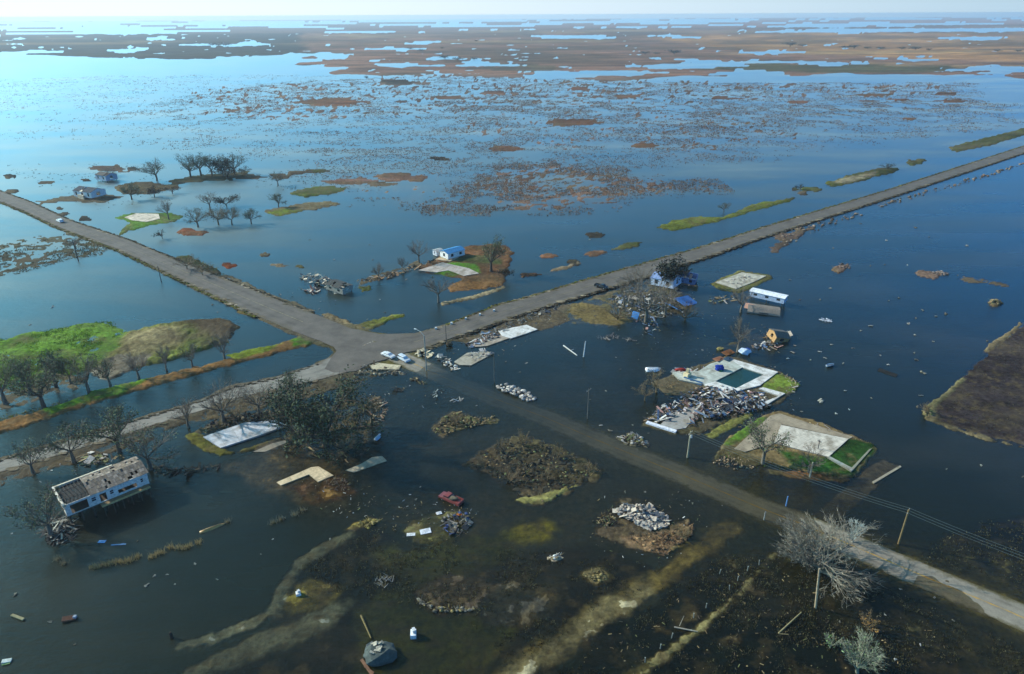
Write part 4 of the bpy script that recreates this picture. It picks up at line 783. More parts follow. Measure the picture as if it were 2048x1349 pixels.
lump('blue_tarpaulin', 1438, 743, (1.5, 1.2, 1.1), g('#12308c'), 'dark blue crumpled tarpaulin standing on the pool deck', 'tarpaulin', .9, extra=(((.2, -.9, .4), (1.0, .6, .4), g('#2d6a4c')),), base=.3)
lump('tarpaulin_bundle', 1489, 708, (2.0, 1.4, 1.2), g('#c3cfe0'), 'white and blue wrapped bundle behind the pool deck', 'bundle', .8, extra=(((.9, .5, 1.4), (1.0, .8, .6), g('#2c58b0')),))
lump('canvas_heap', 1440, 700, (1.2, .8, .6), g('#8c7c48'), 'small tan canvas heap north of the pool deck', 'canvas heap')
sheet('rusty_sheet', 1456, 708, 5.0, 2.2, AZ_NE, g('#8f5a2e'), 'rust-orange roofing sheet north of the pool deck', 'roofing sheet', .5, (.2, .1))
sheet('rusty_sheet', 1437, 722, 4.2, 2.0, AZ_NE, g('#a06848'), 'reddish roofing sheet lying on the top corner of the pool deck', 'roofing sheet', .7, (.1, .1))
sheet('blue_mattress', 1455, 722, 3.0, 1.8, AZ_NE, g('#32485e'), 'dark blue mattress beside the reddish roofing sheet', 'mattress', .75)
sheet('blue_board', 1385, 765, 6.0, 1.3, AZ_SE, g('#2f5578'), 'long blue panel lying along the lower left edge of the pool deck', 'panel', .4, (.5, 0))
sheet('cream_box', 1374, 756, 1.8, 1.6, AZ_NE, g('#d8c8a0'), 'cream box-shaped shed remnant at the left corner of the pool deck', 'shed remnant', .9, (0, 0), h=1.7)
lump('red_heap', 1361, 742, (1.7, 1.1, .7), g('#8c2a24'), 'red clothing-like heap left of the pool deck', 'red heap')
heap('deck_litter', 'scattered pale litter on the north-west side of the pool deck', 'litter', [(1340, 752), (1350, 738), (1395, 738), (1410, 735), (1400, 745)], 50, BRIGHT, (.3, 1.1), .5, 'bs', 14)
heap('deck_edge_debris', 'branches and litter at the right corner of the pool garden', 'debris', [(1560, 745), (1598, 765), (1590, 782), (1568, 790), (1582, 770)], 70, DRY+STONE, (.4, 1.2), .5, 'btc', 15)
# ------------------------------------------------------------------ natural and mixed heaps
HEAPS = [
 ('debris_mound', 'large dark mound of branches and vegetation right of centre foreground', 'debris mound', [(932, 928), (962, 906), (1010, 882), (1040, 864), (1080, 882), (1120, 897), (1205, 938), (1195, 955), (1140, 980), (1088, 1010), (1040, 1000), (1032, 976), (990, 955)], 620, DRY+[g('#2e2b26'), g('#3b372b'), g('#6a6848'), g('#2a2822')], (.3, .9), .9, 'tttcc', g('#322f24')),
 ('rock_pile', 'pale grey heap of broken rock in the foreground yard', 'rock pile', [(1230, 1018), (1250, 1008), (1300, 1016), (1338, 1035), (1335, 1055), (1300, 1062), (1270, 1048), (1240, 1035)], 460, [g('#b5a595'), g('#988c80'), g('#c4b6a4'), g('#5c6066')], (.6, 1.2), 1.4, 'ccs', None),
 ('rock_row', 'row of pale boulders standing out of dark water beside the drowned road', 'rock row', [(990, 771), (1010, 768), (1050, 782), (1072, 798), (1060, 806), (1030, 795), (1005, 784)], 90, STONE, (1.0, 1.9), .8, 'c', None),
 ('brush_heap', 'brush heap with green tuft between the oak and the debris mound', 'brush heap', [(862, 860), (885, 836), (906, 824), (930, 832), (960, 838), (990, 833), (994, 845), (955, 852), (915, 860), (885, 874)], 200, DRY, (.4, 1.4), .8, 'ttbc', g('#5a5230')),
 ('brush_heap', 'small brush and plank heap between the drowned road and rubble house', 'brush heap', [(1235, 875), (1260, 868), (1290, 880), (1300, 892), (1275, 893), (1250, 888)], 90, DRY+STONE, (.4, 1.5), .9, 'tbc', g('#57503c')),
 ('brush_heap', 'brown brush around the front of the grey rock pile', 'brush heap', [(1250, 1078), (1300, 1068), (1365, 1062), (1385, 1045), (1384, 1072), (1330, 1110), (1285, 1100)], 240, [g('#8a6a48'), g('#6b5238'), g('#a08058'), g('#4a4030')], (.3, 1.1), .5, 'ttc', g('#5e4832')),
 ('brush_heap', 'brush lying left of the grey rock pile', 'brush heap', [(1185, 1045), (1225, 1012), (1235, 1020), (1230, 1050), (1205, 1060)], 80, DRY, (.3, 1.0), .35, 'ttc', None),
 ('junk_pile', 'junk pile with blue cloth and dark scraps beyond the red pickup', 'junk pile', [(885, 1035), (905, 1022), (940, 1030), (945, 1050), (915, 1072), (890, 1062)], 130, [g('#3e4f78'), g('#3e3e3e'), g('#8a8478'), g('#2c2c30'), g('#6f6450')], (.3, 1.2), .8, 'bstc', None),
 ('brush_heap', 'dark tangle of branches along the road behind the white slab', 'brush heap', [(400, 858), (440, 838), (520, 826), (620, 812), (630, 830), (560, 848), (480, 846), (415, 868)], 330, [g('#4a4136'), g('#6b5e4c'), g('#2f2b26'), g('#7b7058')], (.5, 1.8), 1.2, 'ttcb', g('#3a3428')),
 ('brush_heap', 'twig litter under the great oak crown', 'brush heap', [(600, 880), (640, 870), (720, 880), (735, 905), (690, 925), (620, 915)], 150, DRY, (.4, 1.4), .4, 'ttb', g('#3f3a2c')),
 ('brush_heap', 'drift debris on the road margin right of the oak top', 'brush heap', [(685, 742), (740, 730), (800, 742), (815, 750), (760, 752), (700, 750)], 130, [g('#8b7d64'), g('#55493a'), g('#a39a84')], (.4, 1.4), .6, 'ttbc', g('#5f5542')),
 ('brush_heap', 'scattered planks and twigs right of the great oak', 'brush heap', [(735, 800), (760, 790), (775, 830), (760, 850), (738, 840)], 70, [g('#8b6d58'), g('#a39a84'), g('#6b5c40')], (.4, 1.3), .5, 'tb', None),
 ('floating_debris', 'dark floating debris east of the parked cars', 'debris', [(818, 758), (835, 755), (855, 768), (840, 772)], 28, DRY, (.5, 1.6), .5, 'tbc', None),
 ('floating_debris', 'short dark debris drift south-east of the parked cars', 'debris', [(785, 778), (805, 776), (808, 783), (792, 785)], 14, [g('#3f3a30')], (.5, 1.6), .4, 'tb', None),
 ('floating_debris', 'debris drift with a white tip above the drowned road', 'debris', [(865, 785), (885, 778), (890, 785), (870, 795)], 18, [g('#3f3a30'), g('#9aa09a')], (.5, 1.5), .5, 'tb', None),
 ('floating_debris', 'thin debris drift above the brush heap', 'debris', [(900, 800), (925, 798), (925, 804), (905, 806)], 16, STONE, (.5, 1.4), .3, 'tb', None),
 ('wreck_debris', 'wreckage and branches around the tangled bare trees', 'wreckage', [(1210, 600), (1270, 575), (1330, 590), (1390, 600), (1370, 625), (1310, 640), (1260, 630)], 330, [g('#6b5f50'), g('#8f867a'), g('#4c463c'), g('#b5aea4'), g('#7b8496')], (.5, 1.8), 1.0, 'tbcs', None),
 ('wreck_debris', 'pale wreckage scattered below the blue tarpaulin, in black water', 'wreckage', [(1270, 640), (1310, 635), (1325, 665), (1290, 672)], 40, BRIGHT+DRY, (.4, 1.3), .4, 'bcs', None),
 ('wreck_debris', 'wreckage strip between the two wrecked house groups', 'wreckage', [(1415, 600), (1450, 592), (1480, 595), (1470, 605), (1425, 610)], 50, DRY+STONE, (.4, 1.4), .5, 'tbs', None),
 ('wreck_debris', 'drift of grey planks east of the pool tree', 'wreckage', [(1500, 690), (1540, 680), (1570, 692), (1540, 702), (1505, 700)], 60, STONE+BRIGHT, (.3, 1.2), .3, 'bs', None),
 ('twig_line', 'curved line of pale twigs floating above the dark road water', 'twigs', [(1188, 676), (1230, 668), (1275, 682), (1280, 690), (1240, 678), (1195, 682)], 60, [g('#8a8078'), g('#6b625c')], (.4, 1.3), .25, 'tb', None),
 ('levee_debris', 'line of dark debris and scraps running west from the blue-roofed house', 'debris', [(720, 560), (780, 548), (850, 524), (880, 518), (880, 526), (840, 536), (780, 558), (730, 566)], 190, [g('#5f5240'), g('#8f8a80'), g('#3c3830'), g('#9c7c5c')], (.5, 1.8), .8, 'tbcs', None),
 ('roadside_brush', 'brown brush along water side of the far north-east road', 'brush', [(1560, 470), (1640, 445), (1720, 425), (1725, 432), (1650, 455), (1600, 480), (1560, 498)], 120, [g('#6f5a4c'), g('#54463c'), g('#8a7868')], (.8, 2.6), .7, 'tc', None),
 ('roadside_brush', 'strip of dark brush between road and open water at the right', 'brush', [(1755, 410), (1860, 380), (1950, 355), (2048, 325), (2048, 330), (1950, 362), (1860, 388), (1760, 416)], 160, [g('#6f5a4c'), g('#54463c'), g('#8a7868')], (1, 3), .7, 'tc', None),
 ('brush_heap', 'small brown brush island far out on the right water', 'brush', [(1978, 606), (1990, 600), (2004, 606), (1992, 614)], 40, DRY, (.8, 2.0), 1.5, 'tc', g('#6a5a3f')),
 ('brush_heap', 'brown mat of floating twigs by the white flecks on right water', 'brush', [(1665, 535), (1685, 528), (1705, 535), (1680, 545)], 40, [g('#7d6a60'), g('#5b4d44')], (.8, 2.2), .6, 'tc', None),
 ('brush_heap', 'low twig mat at the far right edge of the open water', 'brush', [(1858, 546), (1880, 542), (1900, 550), (1875, 554)], 36, [g('#8d7f78'), g('#6b5d54')], (.8, 2.2), .5, 'tc', None),
 ('brush_heap', 'brush heap at the corner of the dark marsh field', 'brush', [(1843, 822), (1855, 812), (1866, 826), (1858, 838)], 50, DRY, (.4, 1.3), .8, 'tc', g('#6a604a')),
 ('wood_scraps', 'wood scraps and white flecks at the upper edge of the slab island', 'debris', [(1600, 845), (1660, 858), (1740, 890), (1690, 878), (1620, 856)], 70, DRY+STONE, (.3, 1.0), .3, 'tb', None),
 ('brush_heap', 'pale brush on the tan tongue left of gnarled oak', 'brush', [(1420, 925), (1460, 912), (1500, 925), (1510, 940), (1470, 940)], 70, [g('#a0886a'), g('#7b6850')], (.3, 1.0), .3, 'tc', None),
 ('toppled_branches', 'black tangle of broken limbs and boards at left end of long house', 'branches', [(85, 1050), (110, 1035), (150, 1045), (148, 1080), (110, 1092), (90, 1075)], 150, [g('#2c2a26'), g('#57514a'), g('#8a857c'), g('#b0ac9c')], (.6, 2.2), 2.2, 'ttb', g('#262420')),
 ('yard_debris', 'pale scraps and fallen branches behind the long house', 'debris', [(125, 925), (170, 905), (240, 915), (215, 930), (160, 935)], 90, DRY+STONE, (.4, 1.4), .5, 'tbs', None),
 ('fallen_branches', 'dark fallen branches trailing from the long house to the white slab', 'branches', [(300, 930), (360, 940), (440, 932), (442, 938), (360, 950), (310, 945)], 90, [g('#33302a'), g('#57503f')], (.6, 2.0), .5, 'ttb', None),
 ('yard_debris', 'twigs and reeds on the submerged grass below the L-shaped slab', 'debris', [(650, 960), (690, 955), (705, 980), (670, 985), (645, 975)], 70, [g('#5c4636'), g('#7b6a50')], (.3, 1.0), .3, 'tc', None),
 ('twig_heap', 'yellowish twig heap by the end of the silt track', 'brush', [(705, 1052), (740, 1038), (762, 1042), (735, 1058)], 70, [g('#9a8a48'), g('#6b6030'), g('#a3925c')], (.3, 1.1), .5, 'tc', None),
 ('twig_heap', 'tan twig heap in the dark foreground yard', 'brush', [(1165, 1152), (1195, 1138), (1218, 1152), (1195, 1168)], 70, [g('#8f7f50'), g('#5b5236')], (.3, 1.0), .4, 'tc', None),
 ('twig_heap', 'fallen white-limbed branch beside the dark water pool', 'brush', [(745, 1165), (775, 1150), (790, 1160), (770, 1178)], 40, [g('#9a958c'), g('#7f6f48')], (.4, 1.4), .4, 't', None),
 ('twig_heap', 'grey debris along the edge of the olive pool', 'brush', [(835, 1195), (870, 1215), (950, 1215), (960, 1222), (870, 1226), (838, 1208)], 110, [g('#7f7868'), g('#8f7f50'), g('#5b5548')], (.3, 1.1), .35, 'tc', None),
 ('stump_pile', 'white stump with pale roots on a small yellow mound', 'stump', [(1098, 1116), (1112, 1108), (1124, 1114), (1110, 1124)], 26, [g('#b8ab98'), g('#e0ddd4'), g('#8a7a5c')], (.4, 1.1), .6, 'tc', g('#a5957c')),
]
for i, h in enumerate(HEAPS):
    heap(h[0], h[1], h[2], h[3], h[4], h[5], h[6], h[7], h[8], 100+i, mound=h[9])
# ------------------------------------------------------------------ floating scraps on the open water (pixel x, y, length px, colour index, kind)
SEEN = set(); rd = random.Random(4)
SC = [(1797, 596, 8), (1778, 602, 6), (1845, 621, 8), (1890, 628, 16), (1872, 633, 6), (1831, 637, 8), (1817, 648, 10), (1741, 652, 10), (1721, 662, 8), (1830, 671, 9), (1867, 684, 7), (1706, 697, 8), (1663, 690, 7), (1640, 705, 8), (1651, 717, 9), (1590, 692, 8), (1586, 706, 10), (1575, 718, 10), (1620, 720, 7), (1760, 712, 8), (1775, 730, 8),
      (1829, 707, 8), (1832, 720, 9), (1845, 745, 16), (1687, 728, 8), (1690, 782, 7), (1743, 797, 6), (1640, 803, 22), (1698, 820, 6), (1672, 828, 8), (1603, 824, 6), (1893, 940, 8), (1962, 932, 8), (2045, 954, 8), (1842, 792, 7), (1835, 815, 14), (1975, 683, 8), (1722, 448, 6), (1831, 456, 8), (1857, 475, 6), (1772, 481, 7), (1666, 497, 7), (1935, 492, 8),
      (1740, 532, 6), (1771, 530, 7), (1815, 531, 6), (1660, 577, 9), (1640, 600, 8), (1600, 600, 6), (1580, 560, 8), (1232, 716, 5), (1277, 720, 6), (1241, 740, 6), (1212, 783, 7), (1180, 800, 5), (1266, 852, 6), (1202, 852, 9), (1220, 862, 10), (953, 812, 6), (820, 772, 6), (770, 790, 5), (1012, 725, 8), (1052, 728, 10), (1040, 745, 6), (1090, 640, 8), (1130, 640, 6),
      (1116, 610, 5), (940, 735, 5), (560, 590, 7), (690, 590, 6), (620, 480, 7), (745, 520, 8), (668, 520, 6), (740, 490, 6), (812, 560, 7), (760, 600, 6), (918, 445, 6), (1073, 478, 5), (1180, 480, 6), (105, 615, 7), (105, 612, 5), (435, 625, 6), (425, 610, 7), (60, 650, 6), (480, 600, 6), (585, 610, 8), (640, 618, 8), (735, 640, 7), (770, 625, 6),
      (25, 1068, 6), (275, 1083, 5), (310, 1152, 8), (335, 1150, 6), (295, 1172, 12), (390, 1130, 7), (350, 1170, 5), (150, 1290, 6), (30, 1190, 10), (100, 1245, 8), (435, 1160, 6), (700, 1010, 5), (832, 1000, 6), (820, 990, 5), (840, 975, 6), (870, 1010, 6), (612, 1020, 5), (660, 1080, 7), (545, 1080, 5), (522, 1110, 4), (790, 1060, 5), (1358, 985, 8), (1345, 990, 6), (1385, 1008, 7), (1445, 1012, 5),
      (1250, 985, 8), (1290, 985, 6), (1420, 1140, 5), (1600, 1270, 6), (1440, 1290, 6), (1870, 1195, 8), (1905, 1240, 8), (1770, 1230, 8), (1800, 1180, 8), (1680, 1245, 8), (1840, 1290, 8), (1790, 1320, 9)]
for i, (a, b, L) in enumerate(SC):
    q = P(a, b); s_ = S(a, b)*L; mb = MB(); ci = rd.randrange(5); cc = [g('#8f8b7e'), g('#6f6b5e'), g('#62584a'), g('#8a8278'), g('#b0ada6')][ci]; s_ *= .8
    for k in range(rd.randint(2, 4)):
        if rd.random() < .6: mb.box((rd.uniform(-.3, .3)*s_, rd.uniform(-.2, .2)*s_, rd.uniform(.03, .2)), (s_*rd.uniform(.5, .9), s_*rd.uniform(.12, .3), .08), rd.uniform(-.5, .5), cc, (rd.uniform(-.2, .2), rd.uniform(-.2, .2)), .25)
        else: mb.blob((rd.uniform(-.3, .3)*s_, rd.uniform(-.2, .2)*s_, .1), (s_*.25, s_*.2, s_*.15), cc, rd.random(), .3, 1, .2)
    o = mb.build('floating_scrap', MATTE, None, (q.x, q.y, 0)); o.rotation_euler.z = rd.uniform(0, 3.14)
    LM = [('the sunken black panel', 1775, 747), ('the small adrift boat', 1660, 733), ('the white trailer', 1535, 604), ('the corner of the dark marsh field', 1855, 828), ('the brown brush island', 1990, 607), ('the tilted brown hut', 1552, 680), ('the slab island', 1620, 890), ('the pool deck', 1450, 750), ('the boulder row', 1030, 785), ('the parked cars', 795, 718), ('the great oak', 650, 840),
          ('the red pickup', 902, 995), ('the junk pile', 915, 1045), ('the rock pile', 1290, 1040), ('the silver dead tree', 1640, 1080), ('the long house', 200, 980), ('the tan raft', 425, 1057), ('the reed line', 300, 1112), ('the blue-roofed house', 900, 510), ('the flooded grey house', 670, 575), ('the brown floating crate', 139, 1240), ('the rusty bush', 1735, 1250), ('the snapped trunk', 1632, 1180), ('the floating twig mat', 1685, 535), ('the black pickup', 1202, 578), ('the grassy knoll', 350, 690), ('the broken white post', 1167, 700), ('the rubble house', 1400, 820), ('the debris mound', 1070, 930), ('the tarp mound', 760, 1312)]
    LM.sort(key=lambda t: math.hypot(t[1]-a, (t[2]-b)*1.3)); ln, lx, ly = LM[0]; dx_, dy_ = a-lx, (b-ly)*1.3; far_ = math.hypot(dx_, dy_)
    where = ('well ' if far_ > 75 else 'close ' if far_ < 32 else '')+('right of' if dx_ > abs(dy_) else 'left of' if -dx_ > abs(dy_) else 'below' if dy_ > 0 else 'above')
    shade = {0: 'pale grey', 1: 'drab grey', 2: 'brown', 3: 'pinkish grey', 4: 'whitish'}[ci]; form = 'tiny' if L < 7 else 'small' if L < 10 else 'long'
    zone = 'open water right of the wrecked houses' if a > 1560 and b < 960 else 'dark water near the drowned road' if a > 900 and b > 630 and b < 960 else 'shallow foreground yards' if b >= 960 else 'blue water north of the road junction'
    lb_ = '%s %s scrap floating %s %s' % (form, shade, where, ln); lb_ = lb_.replace('scrap', 'splinter') if lb_ in SEEN else lb_; SEEN.add(lb_)
    tag(o, lb_, 'floating scrap', 'scraps on the '+zone)
# ------------------------------------------------------------------ buildings
BW, BLW = g('#dfe0dc'), g('#9fb0c4'); ROOFB = g('#766b5f'); DARK = g('#17181a')
GLASS, nt_, nd_, lk_, bs_ = newmat('dark_glass'); bs_.inputs['Base Color'].default_value = (.02, .025, .03, 1); bs_.inputs['Roughness'].default_value = .1
def wall_shell(L, W, z0, z1, t, col, holes=(), inner=None):
    """four walls round an open inside; holes = (side, from, to, z-from, z-to) leave real openings in the long front (side 0) or the ends (side 1: x=0, 2: x=L)"""
    mb = MB()
    def run(p, ax, length, hs):
        cuts = sorted(set([0, length]+[h[1] for h in hs]+[h[2] for h in hs]))
        for a, b in zip(cuts[:-1], cuts[1:]):
            mid = (a+b)/2; spans = [(z0, z1)]
            for h in hs:
                if h[1] < mid < h[2]:
                    ns = []
                    for s0, s1 in spans:
                        if h[3] > s0: ns.append((s0, min(h[3], s1)))
                        if h[4] < s1: ns.append((max(h[4], s0), s1))
                    spans = ns
            for s0, s1 in spans:
                if s1-s0 < .02: continue
                if ax == 'x': mb.box((p[0]+mid, p[1], (s0+s1)/2), (b-a, t, s1-s0), 0, col, jit=.05)
                else: mb.box((p[0], p[1]+mid, (s0+s1)/2), (t, b-a, s1-s0), 0, col, jit=.05)
    run((0, 0), 'x', L, [h for h in holes if h[0] == 0]); run((0, W), 'x', L, [h for h in holes if h[0] == 3])
    run((t/2+.001, t/2), 'y', W-t, [h for h in holes if h[0] == 1]); run((L-t/2-.001, t/2), 'y', W-t, [h for h in holes if h[0] == 2]); return mb
# the long raised house
ZE = 5.7
A, B_, D_ = P(127, 1012, ZE), P(293, 946, ZE), P(94, 982, ZE); u = (B_-A); L = u.length; rz = math.atan2(u.y, u.x); W = abs((D_-A).cross(u.normalized()).z)
lh = empty('long_house', (A.x, A.y, 0), rz, 'long storm-torn white house on pilings with a stripped brown roof', 'house')
hol = [(0, L*.30, L*.36, 3.9, 5.0), (0, L*.52, L*.57, 3.9, 5.0), (0, L*.62, L*.85, 3.3, 4.3), (0, L*.90, L*.94, 3.8, 4.9), (0, L*.06, L*.26, 3.0, 5.2), (0, L*.40, L*.48, 3.0, 5.0), (1, W*.3, W*.6, 3.4, 4.8), (2, W*.35, W*.6, 3.6, 4.8)]
wall_shell(L, W, 2.8, ZE-.02, .16, g('#d2cec4'), hol).build('wall', MATTE, lh)
mb = MB(); mb.box((L/2, W/2, 2.7), (L+.2, W+.2, .22), 0, g('#4b4238')); mb.build('floor', MATTE, lh)
for i in range(8):
    for j in range(3):
        mb = MB(); mb.box((L*(i+.2)/7.4, .3+(W-.6)*j/2, .85), (.28, .28, 3.5), 0, g('#3f382f')); mb.build('piling', MATTE, lh)
rr = random.Random(9); mb = MB(); x0 = L*.30
ny = 7
for k in range(26):                       # roof deck panels, some missing, with patches of felt
    for sgn in (0, 1):
        for j in range(4):
            if rr.random() < .06: continue
            xa = x0+(L+.4-x0)*k/26; dx = (L+.4-x0)/26; ya = (W/2+.3)*(j+.5)/4; zz = ZE+.95-.95*(ya/(W/2+.3)); yy_ = W/2-ya if sgn else W/2+ya
            cc = [ROOFB, g('#7d7060'), g('#6a6258'), g('#91867a')][rr.randrange(4)]
            mb.box((xa+dx/2, yy_, zz+rr.uniform(-.02, .05)), (dx*.98, (W/2+.3)/4*1.02, .07), 0, cc, ((-1 if not sgn else 1)*.21, 0), .2)
mb.build('roof', MATTE, lh)
mb = MB()
for k in range(7):                        # bare rafters over the open end
    xa = x0*k/7+.1
    for sgn in (-1, 1): mb.tube((xa, W/2, ZE+.95), (xa, W/2+sgn*(W/2), ZE+.02), .06, .06, 4, g('#3b342c'))
mb.tube((0, W/2, ZE+.95), (x0, W/2, ZE+.95), .07, .07, 4, g('#3b342c')); mb.box((x0/2, W/2, ZE-.25), (x0, W-.4, .05), 0, g('#2e2f30')); mb.build('rafters', MATTE, lh)
mb = MB(); mb.box((L*.35, W+.12, ZE+.1), (L*.72, .45, .3), 0, g('#d8cdb2')); mb.box((-.05, W/2, ZE+.15), (.5, W+.5, .32), 0, g('#e4dccb')); mb.box((.1, .1, ZE-.2), (.7, .6, .7), .2, g('#d9cfb5')); mb.build('eave_trim', MATTE, lh)
mb = MB(); mb.box((L*.68, -.9, 2.75), (L*.6, 1.7, .16), 0, g('#8c7857')); mb.box((L*.68, -1.75, 2.85), (L*.6, .14, .4), 0, g('#c9a972')); mb.build('porch_deck', MATTE, lh)
for k in range(6):
    mb = MB(); mb.box((L*(.40+k*.112), -1.6, 1.0), (.18, .18, 3.4), 0, g('#3f382f')); mb.build('porch_post', MATTE, lh)
for a0, a1, zb, zt in ((L*.30, L*.36, 3.9, 5.0), (L*.52, L*.57, 3.9, 5.0), (L*.90, L*.94, 3.8, 4.9)):
    mb = MB(); cx = (a0+a1)/2; w_ = a1-a0
    for xx in (a0+.04, a1-.04): mb.box((xx, -.09, (zb+zt)/2), (.08, .06, zt-zb), 0, BW)
    for zz in (zb+.04, zt-.04, (zb+zt)/2): mb.box((cx, -.09, zz), (w_-.16, .05, .07), 0, BW)
    f = mb.build('window', MATTE, lh); mb = MB(); mb.box((cx, -.02, (zb+zt)/2), (w_, .03, zt-zb), 0, (.02, .02, .02)); mb.build('pane', GLASS, f)
def hut(name, label, px, py, L, W, rz, zb, zt, wc, rc, rise=.8, tiltv=(0, 0), pil=True, win=2, over=.3, open_front=False, cat='house', roofmiss=0):
    q = P(px, py); e = empty(name, (q.x, q.y, 0), rz, label, cat); e.rotation_euler = (tiltv[0], tiltv[1], rz)
    holes = [(0, L*(i+.35)/win, L*(i+.65)/win, zb+.8, zt-.5) for i in range(win)]+[(1, W*.35, W*.6, zb+.1 if open_front else zb+.8, zt-.4), (2, W*.35, W*.6, zb+.8, zt-.4)]
    wb = wall_shell(L, W, zb, zt, .14, wc, holes); wb.v = [(v[0]-L/2, v[1]-W/2, v[2]) for v in wb.v]; wb.build('wall', MATTE, e)
    mb = MB(); h_ = zt; ov = over
    n = 8
    for k in range(n):
        for sg in (-1, 1):
            if random.Random(k*3+sg+px).random() < roofmiss: continue
            xa = -L/2-ov+(L+2*ov)*k/n; xb = -L/2-ov+(L+2*ov)*(k+1)/n; ye = sg*(W/2+ov); t = .1
            vs = [(xa, 0, h_+rise), (xb, 0, h_+rise), (xb, ye, h_+.02), (xa, ye, h_+.02)]; vs += [(v[0], v[1], v[2]-t) for v in vs]
            fs = [(0, 1, 2, 3), (7, 6, 5, 4), (0, 4, 5, 1), (1, 5, 6, 2), (2, 6, 7, 3), (3, 7, 4, 0)]
            mb.add(vs, fs if sg < 0 else [f[::-1] for f in fs], rc, .06)
    mb.build('roof', MATTE, e)
    mb = MB()
    for sx in (-1, 1): mb.add([(sx*(L/2-.07), -W/2+.1, zt-.05), (sx*(L/2-.07), W/2-.1, zt-.05), (sx*(L/2-.07), 0, zt+rise-.12)], [(0, 1, 2)], wc)
    mb.build('gable', MATTE, e)
    for i in range(win):
        mb = MB(); a0, a1 = holes[i][1], holes[i][2]; mb.box(((a0+a1)/2-L/2, -W/2, (zb+.8+zt-.5)/2), (a1-a0, .04, (zt-.5-zb-.8)), 0, (.02, .02, .02)); mb.build('window', GLASS, e)
    if pil:
        for a in (-.45, 0, .45):
            for b in (-.42, .42):
                mb = MB(); mb.box((L*a, W*b, zb/2-.5), (.25, .25, zb+1), 0, g('#4a4238')); mb.build('piling', MATTE, e)
    return e
hut('blue_roofed_house', 'small white house with a bright blue tarpaulin roof on brown ground', 905, 515, 9.5, 6, AZ_NE+.05, .8, 3.4, BW, g('#3a84b8'), 1.0, win=2)
hut('shed', 'pale grey shed at the left end of the blue-roofed house', 876, 511, 3.5, 3, AZ_NE, .3, 2.6, g('#c9ccd0'), g('#b5b5b0'), .5, win=1, cat='shed', pil=False)
slab('front_patio', 'cream patio in front of the blue-roofed house', [(870, 519), (890, 511), (918, 515), (900, 523)], .2, .62, g('#c9b393'), 'patio')
hut('torn_house', 'far white house with torn dark roof beside the flooded drive', 182, 395, 15, 10, AZ_SE+.3, 1.2, 4.6, g('#e5e4de'), g('#2c3440'), 1.8, win=3, roofmiss=.2)
slab('fallen_roof', 'cream roof panel leaning on the far torn house', [(150, 388), (165, 379), (178, 384), (166, 392)], .2, 2.6, g('#e8dcc0'), 'roof panel')
hut('distant_house', 'small grey-white house standing in water left of the solitary oak', 215, 362, 11, 8, AZ_SE+.2, 1.0, 4.4, g('#a9bac8'), g('#4f4640'), 1.4, win=2, roofmiss=.3)
hut('wrecked_house', 'blue-and-white wrecked house among dark trees beside the road', 1332, 572, 10, 7, AZ_SE, .9, 4.0, g('#b8c4d8'), g('#7c93c0'), 1.2, (.06, -.05), win=2, roofmiss=.35)
hut('wrecked_house', 'dark roofless wreck behind the blue-and-white one', 1372, 563, 8, 6, AZ_SE+.3, .5, 3.0, g('#6f86b0'), g('#3b3f48'), .8, (.1, .1), win=2, roofmiss=.6)
sheet('blue_tarpaulin', 1372, 608, 9, 5.5, AZ_NE, g('#4a80c0'), 'light blue tarpaulin over flattened wreckage behind the bare trees', 'tarpaulin', 1.2, (.3, .15))
sheet('blue_tarpaulin', 1345, 618, 6, 3.5, AZ_SE, g('#5b92cc'), 'smaller blue tarpaulin hanging over wreckage beside the bare trees', 'tarpaulin', 1.0, (-.4, .2))
sheet('blue_board', 1270, 637, 2.6, 2.6, AZ_SE, g('#4b86c4'), 'square bright blue board upright at the tree cluster foot', 'board', 1.2, (1.0, .1))
hut('trailer_home', 'white trailer with a flat blue-white side, lifted roof, out in the flood', 1535, 604, 13, 3.6, AZ_SE+.03, 1.4, 3.6, g('#a5b6cc'), g('#dfe2e6'), .35, (.05, 0), win=3, cat='trailer')
hut('collapsed_roof', 'collapsed grey-brown roof lying in water below the white trailer', 1527, 622, 11, 8, AZ_SE+.35, .0, .5, g('#8f857a'), g('#7d756c'), 1.1, (.04, .03), False, 1, .2, cat='collapsed roof')
sheet('pink_wall', 1508, 620, 7, 3.0, AZ_SE+.2, g('#c99a84'), 'pinkish fallen wall at the left end of the collapsed roof', 'wall', .9, (.35, .1))
hut('tilted_hut', 'small tilted brown hut wreck in dark water north of the pool', 1552, 680, 5.5, 4.5, .3, .2, 2.6, g('#b08a5c'), g('#6b655c'), .9, (.22, .25), False, 1, cat='hut')
heap('hut_wreckage', 'brown timber heap around the tilted hut wreck', 'wreckage', [(1525, 672), (1548, 662), (1578, 668), (1580, 682), (1545, 690)], 90, [g('#8f6c42'), g('#5f5040'), g('#3c342c'), g('#a3988c')], (.5, 1.8), 1.4, 'tbs', 77)
hut('flooded_house', 'half-collapsed grey house standing in the blue water left of centre', 680, 583, 9, 5.5, AZ_SE+.12, .8, 3.0, g('#a49c8c'), g('#4a4a46'), .7, (.05, .06), True, 2, roofmiss=.3)
heap('house_wreckage', 'pale strewn wreckage of the flooded grey house', 'wreckage', [(598, 556), (620, 548), (665, 560), (690, 575), (672, 592), (650, 578), (612, 563)], 170, [g('#c9bda4'), g('#e0d4bc'), g('#8a8478'), g('#3a4048')], (.6, 2.2), 1.2, 'bst', 78)
heap('house_wreckage', 'dark roof wreckage lying beside the flooded grey house', 'wreckage', [(606, 580), (630, 575), (648, 582), (625, 590)], 30, [g('#6b4a40'), g('#b5aca0'), g('#3f3a38')], (.8, 2.0), .6, 'bs', 79)
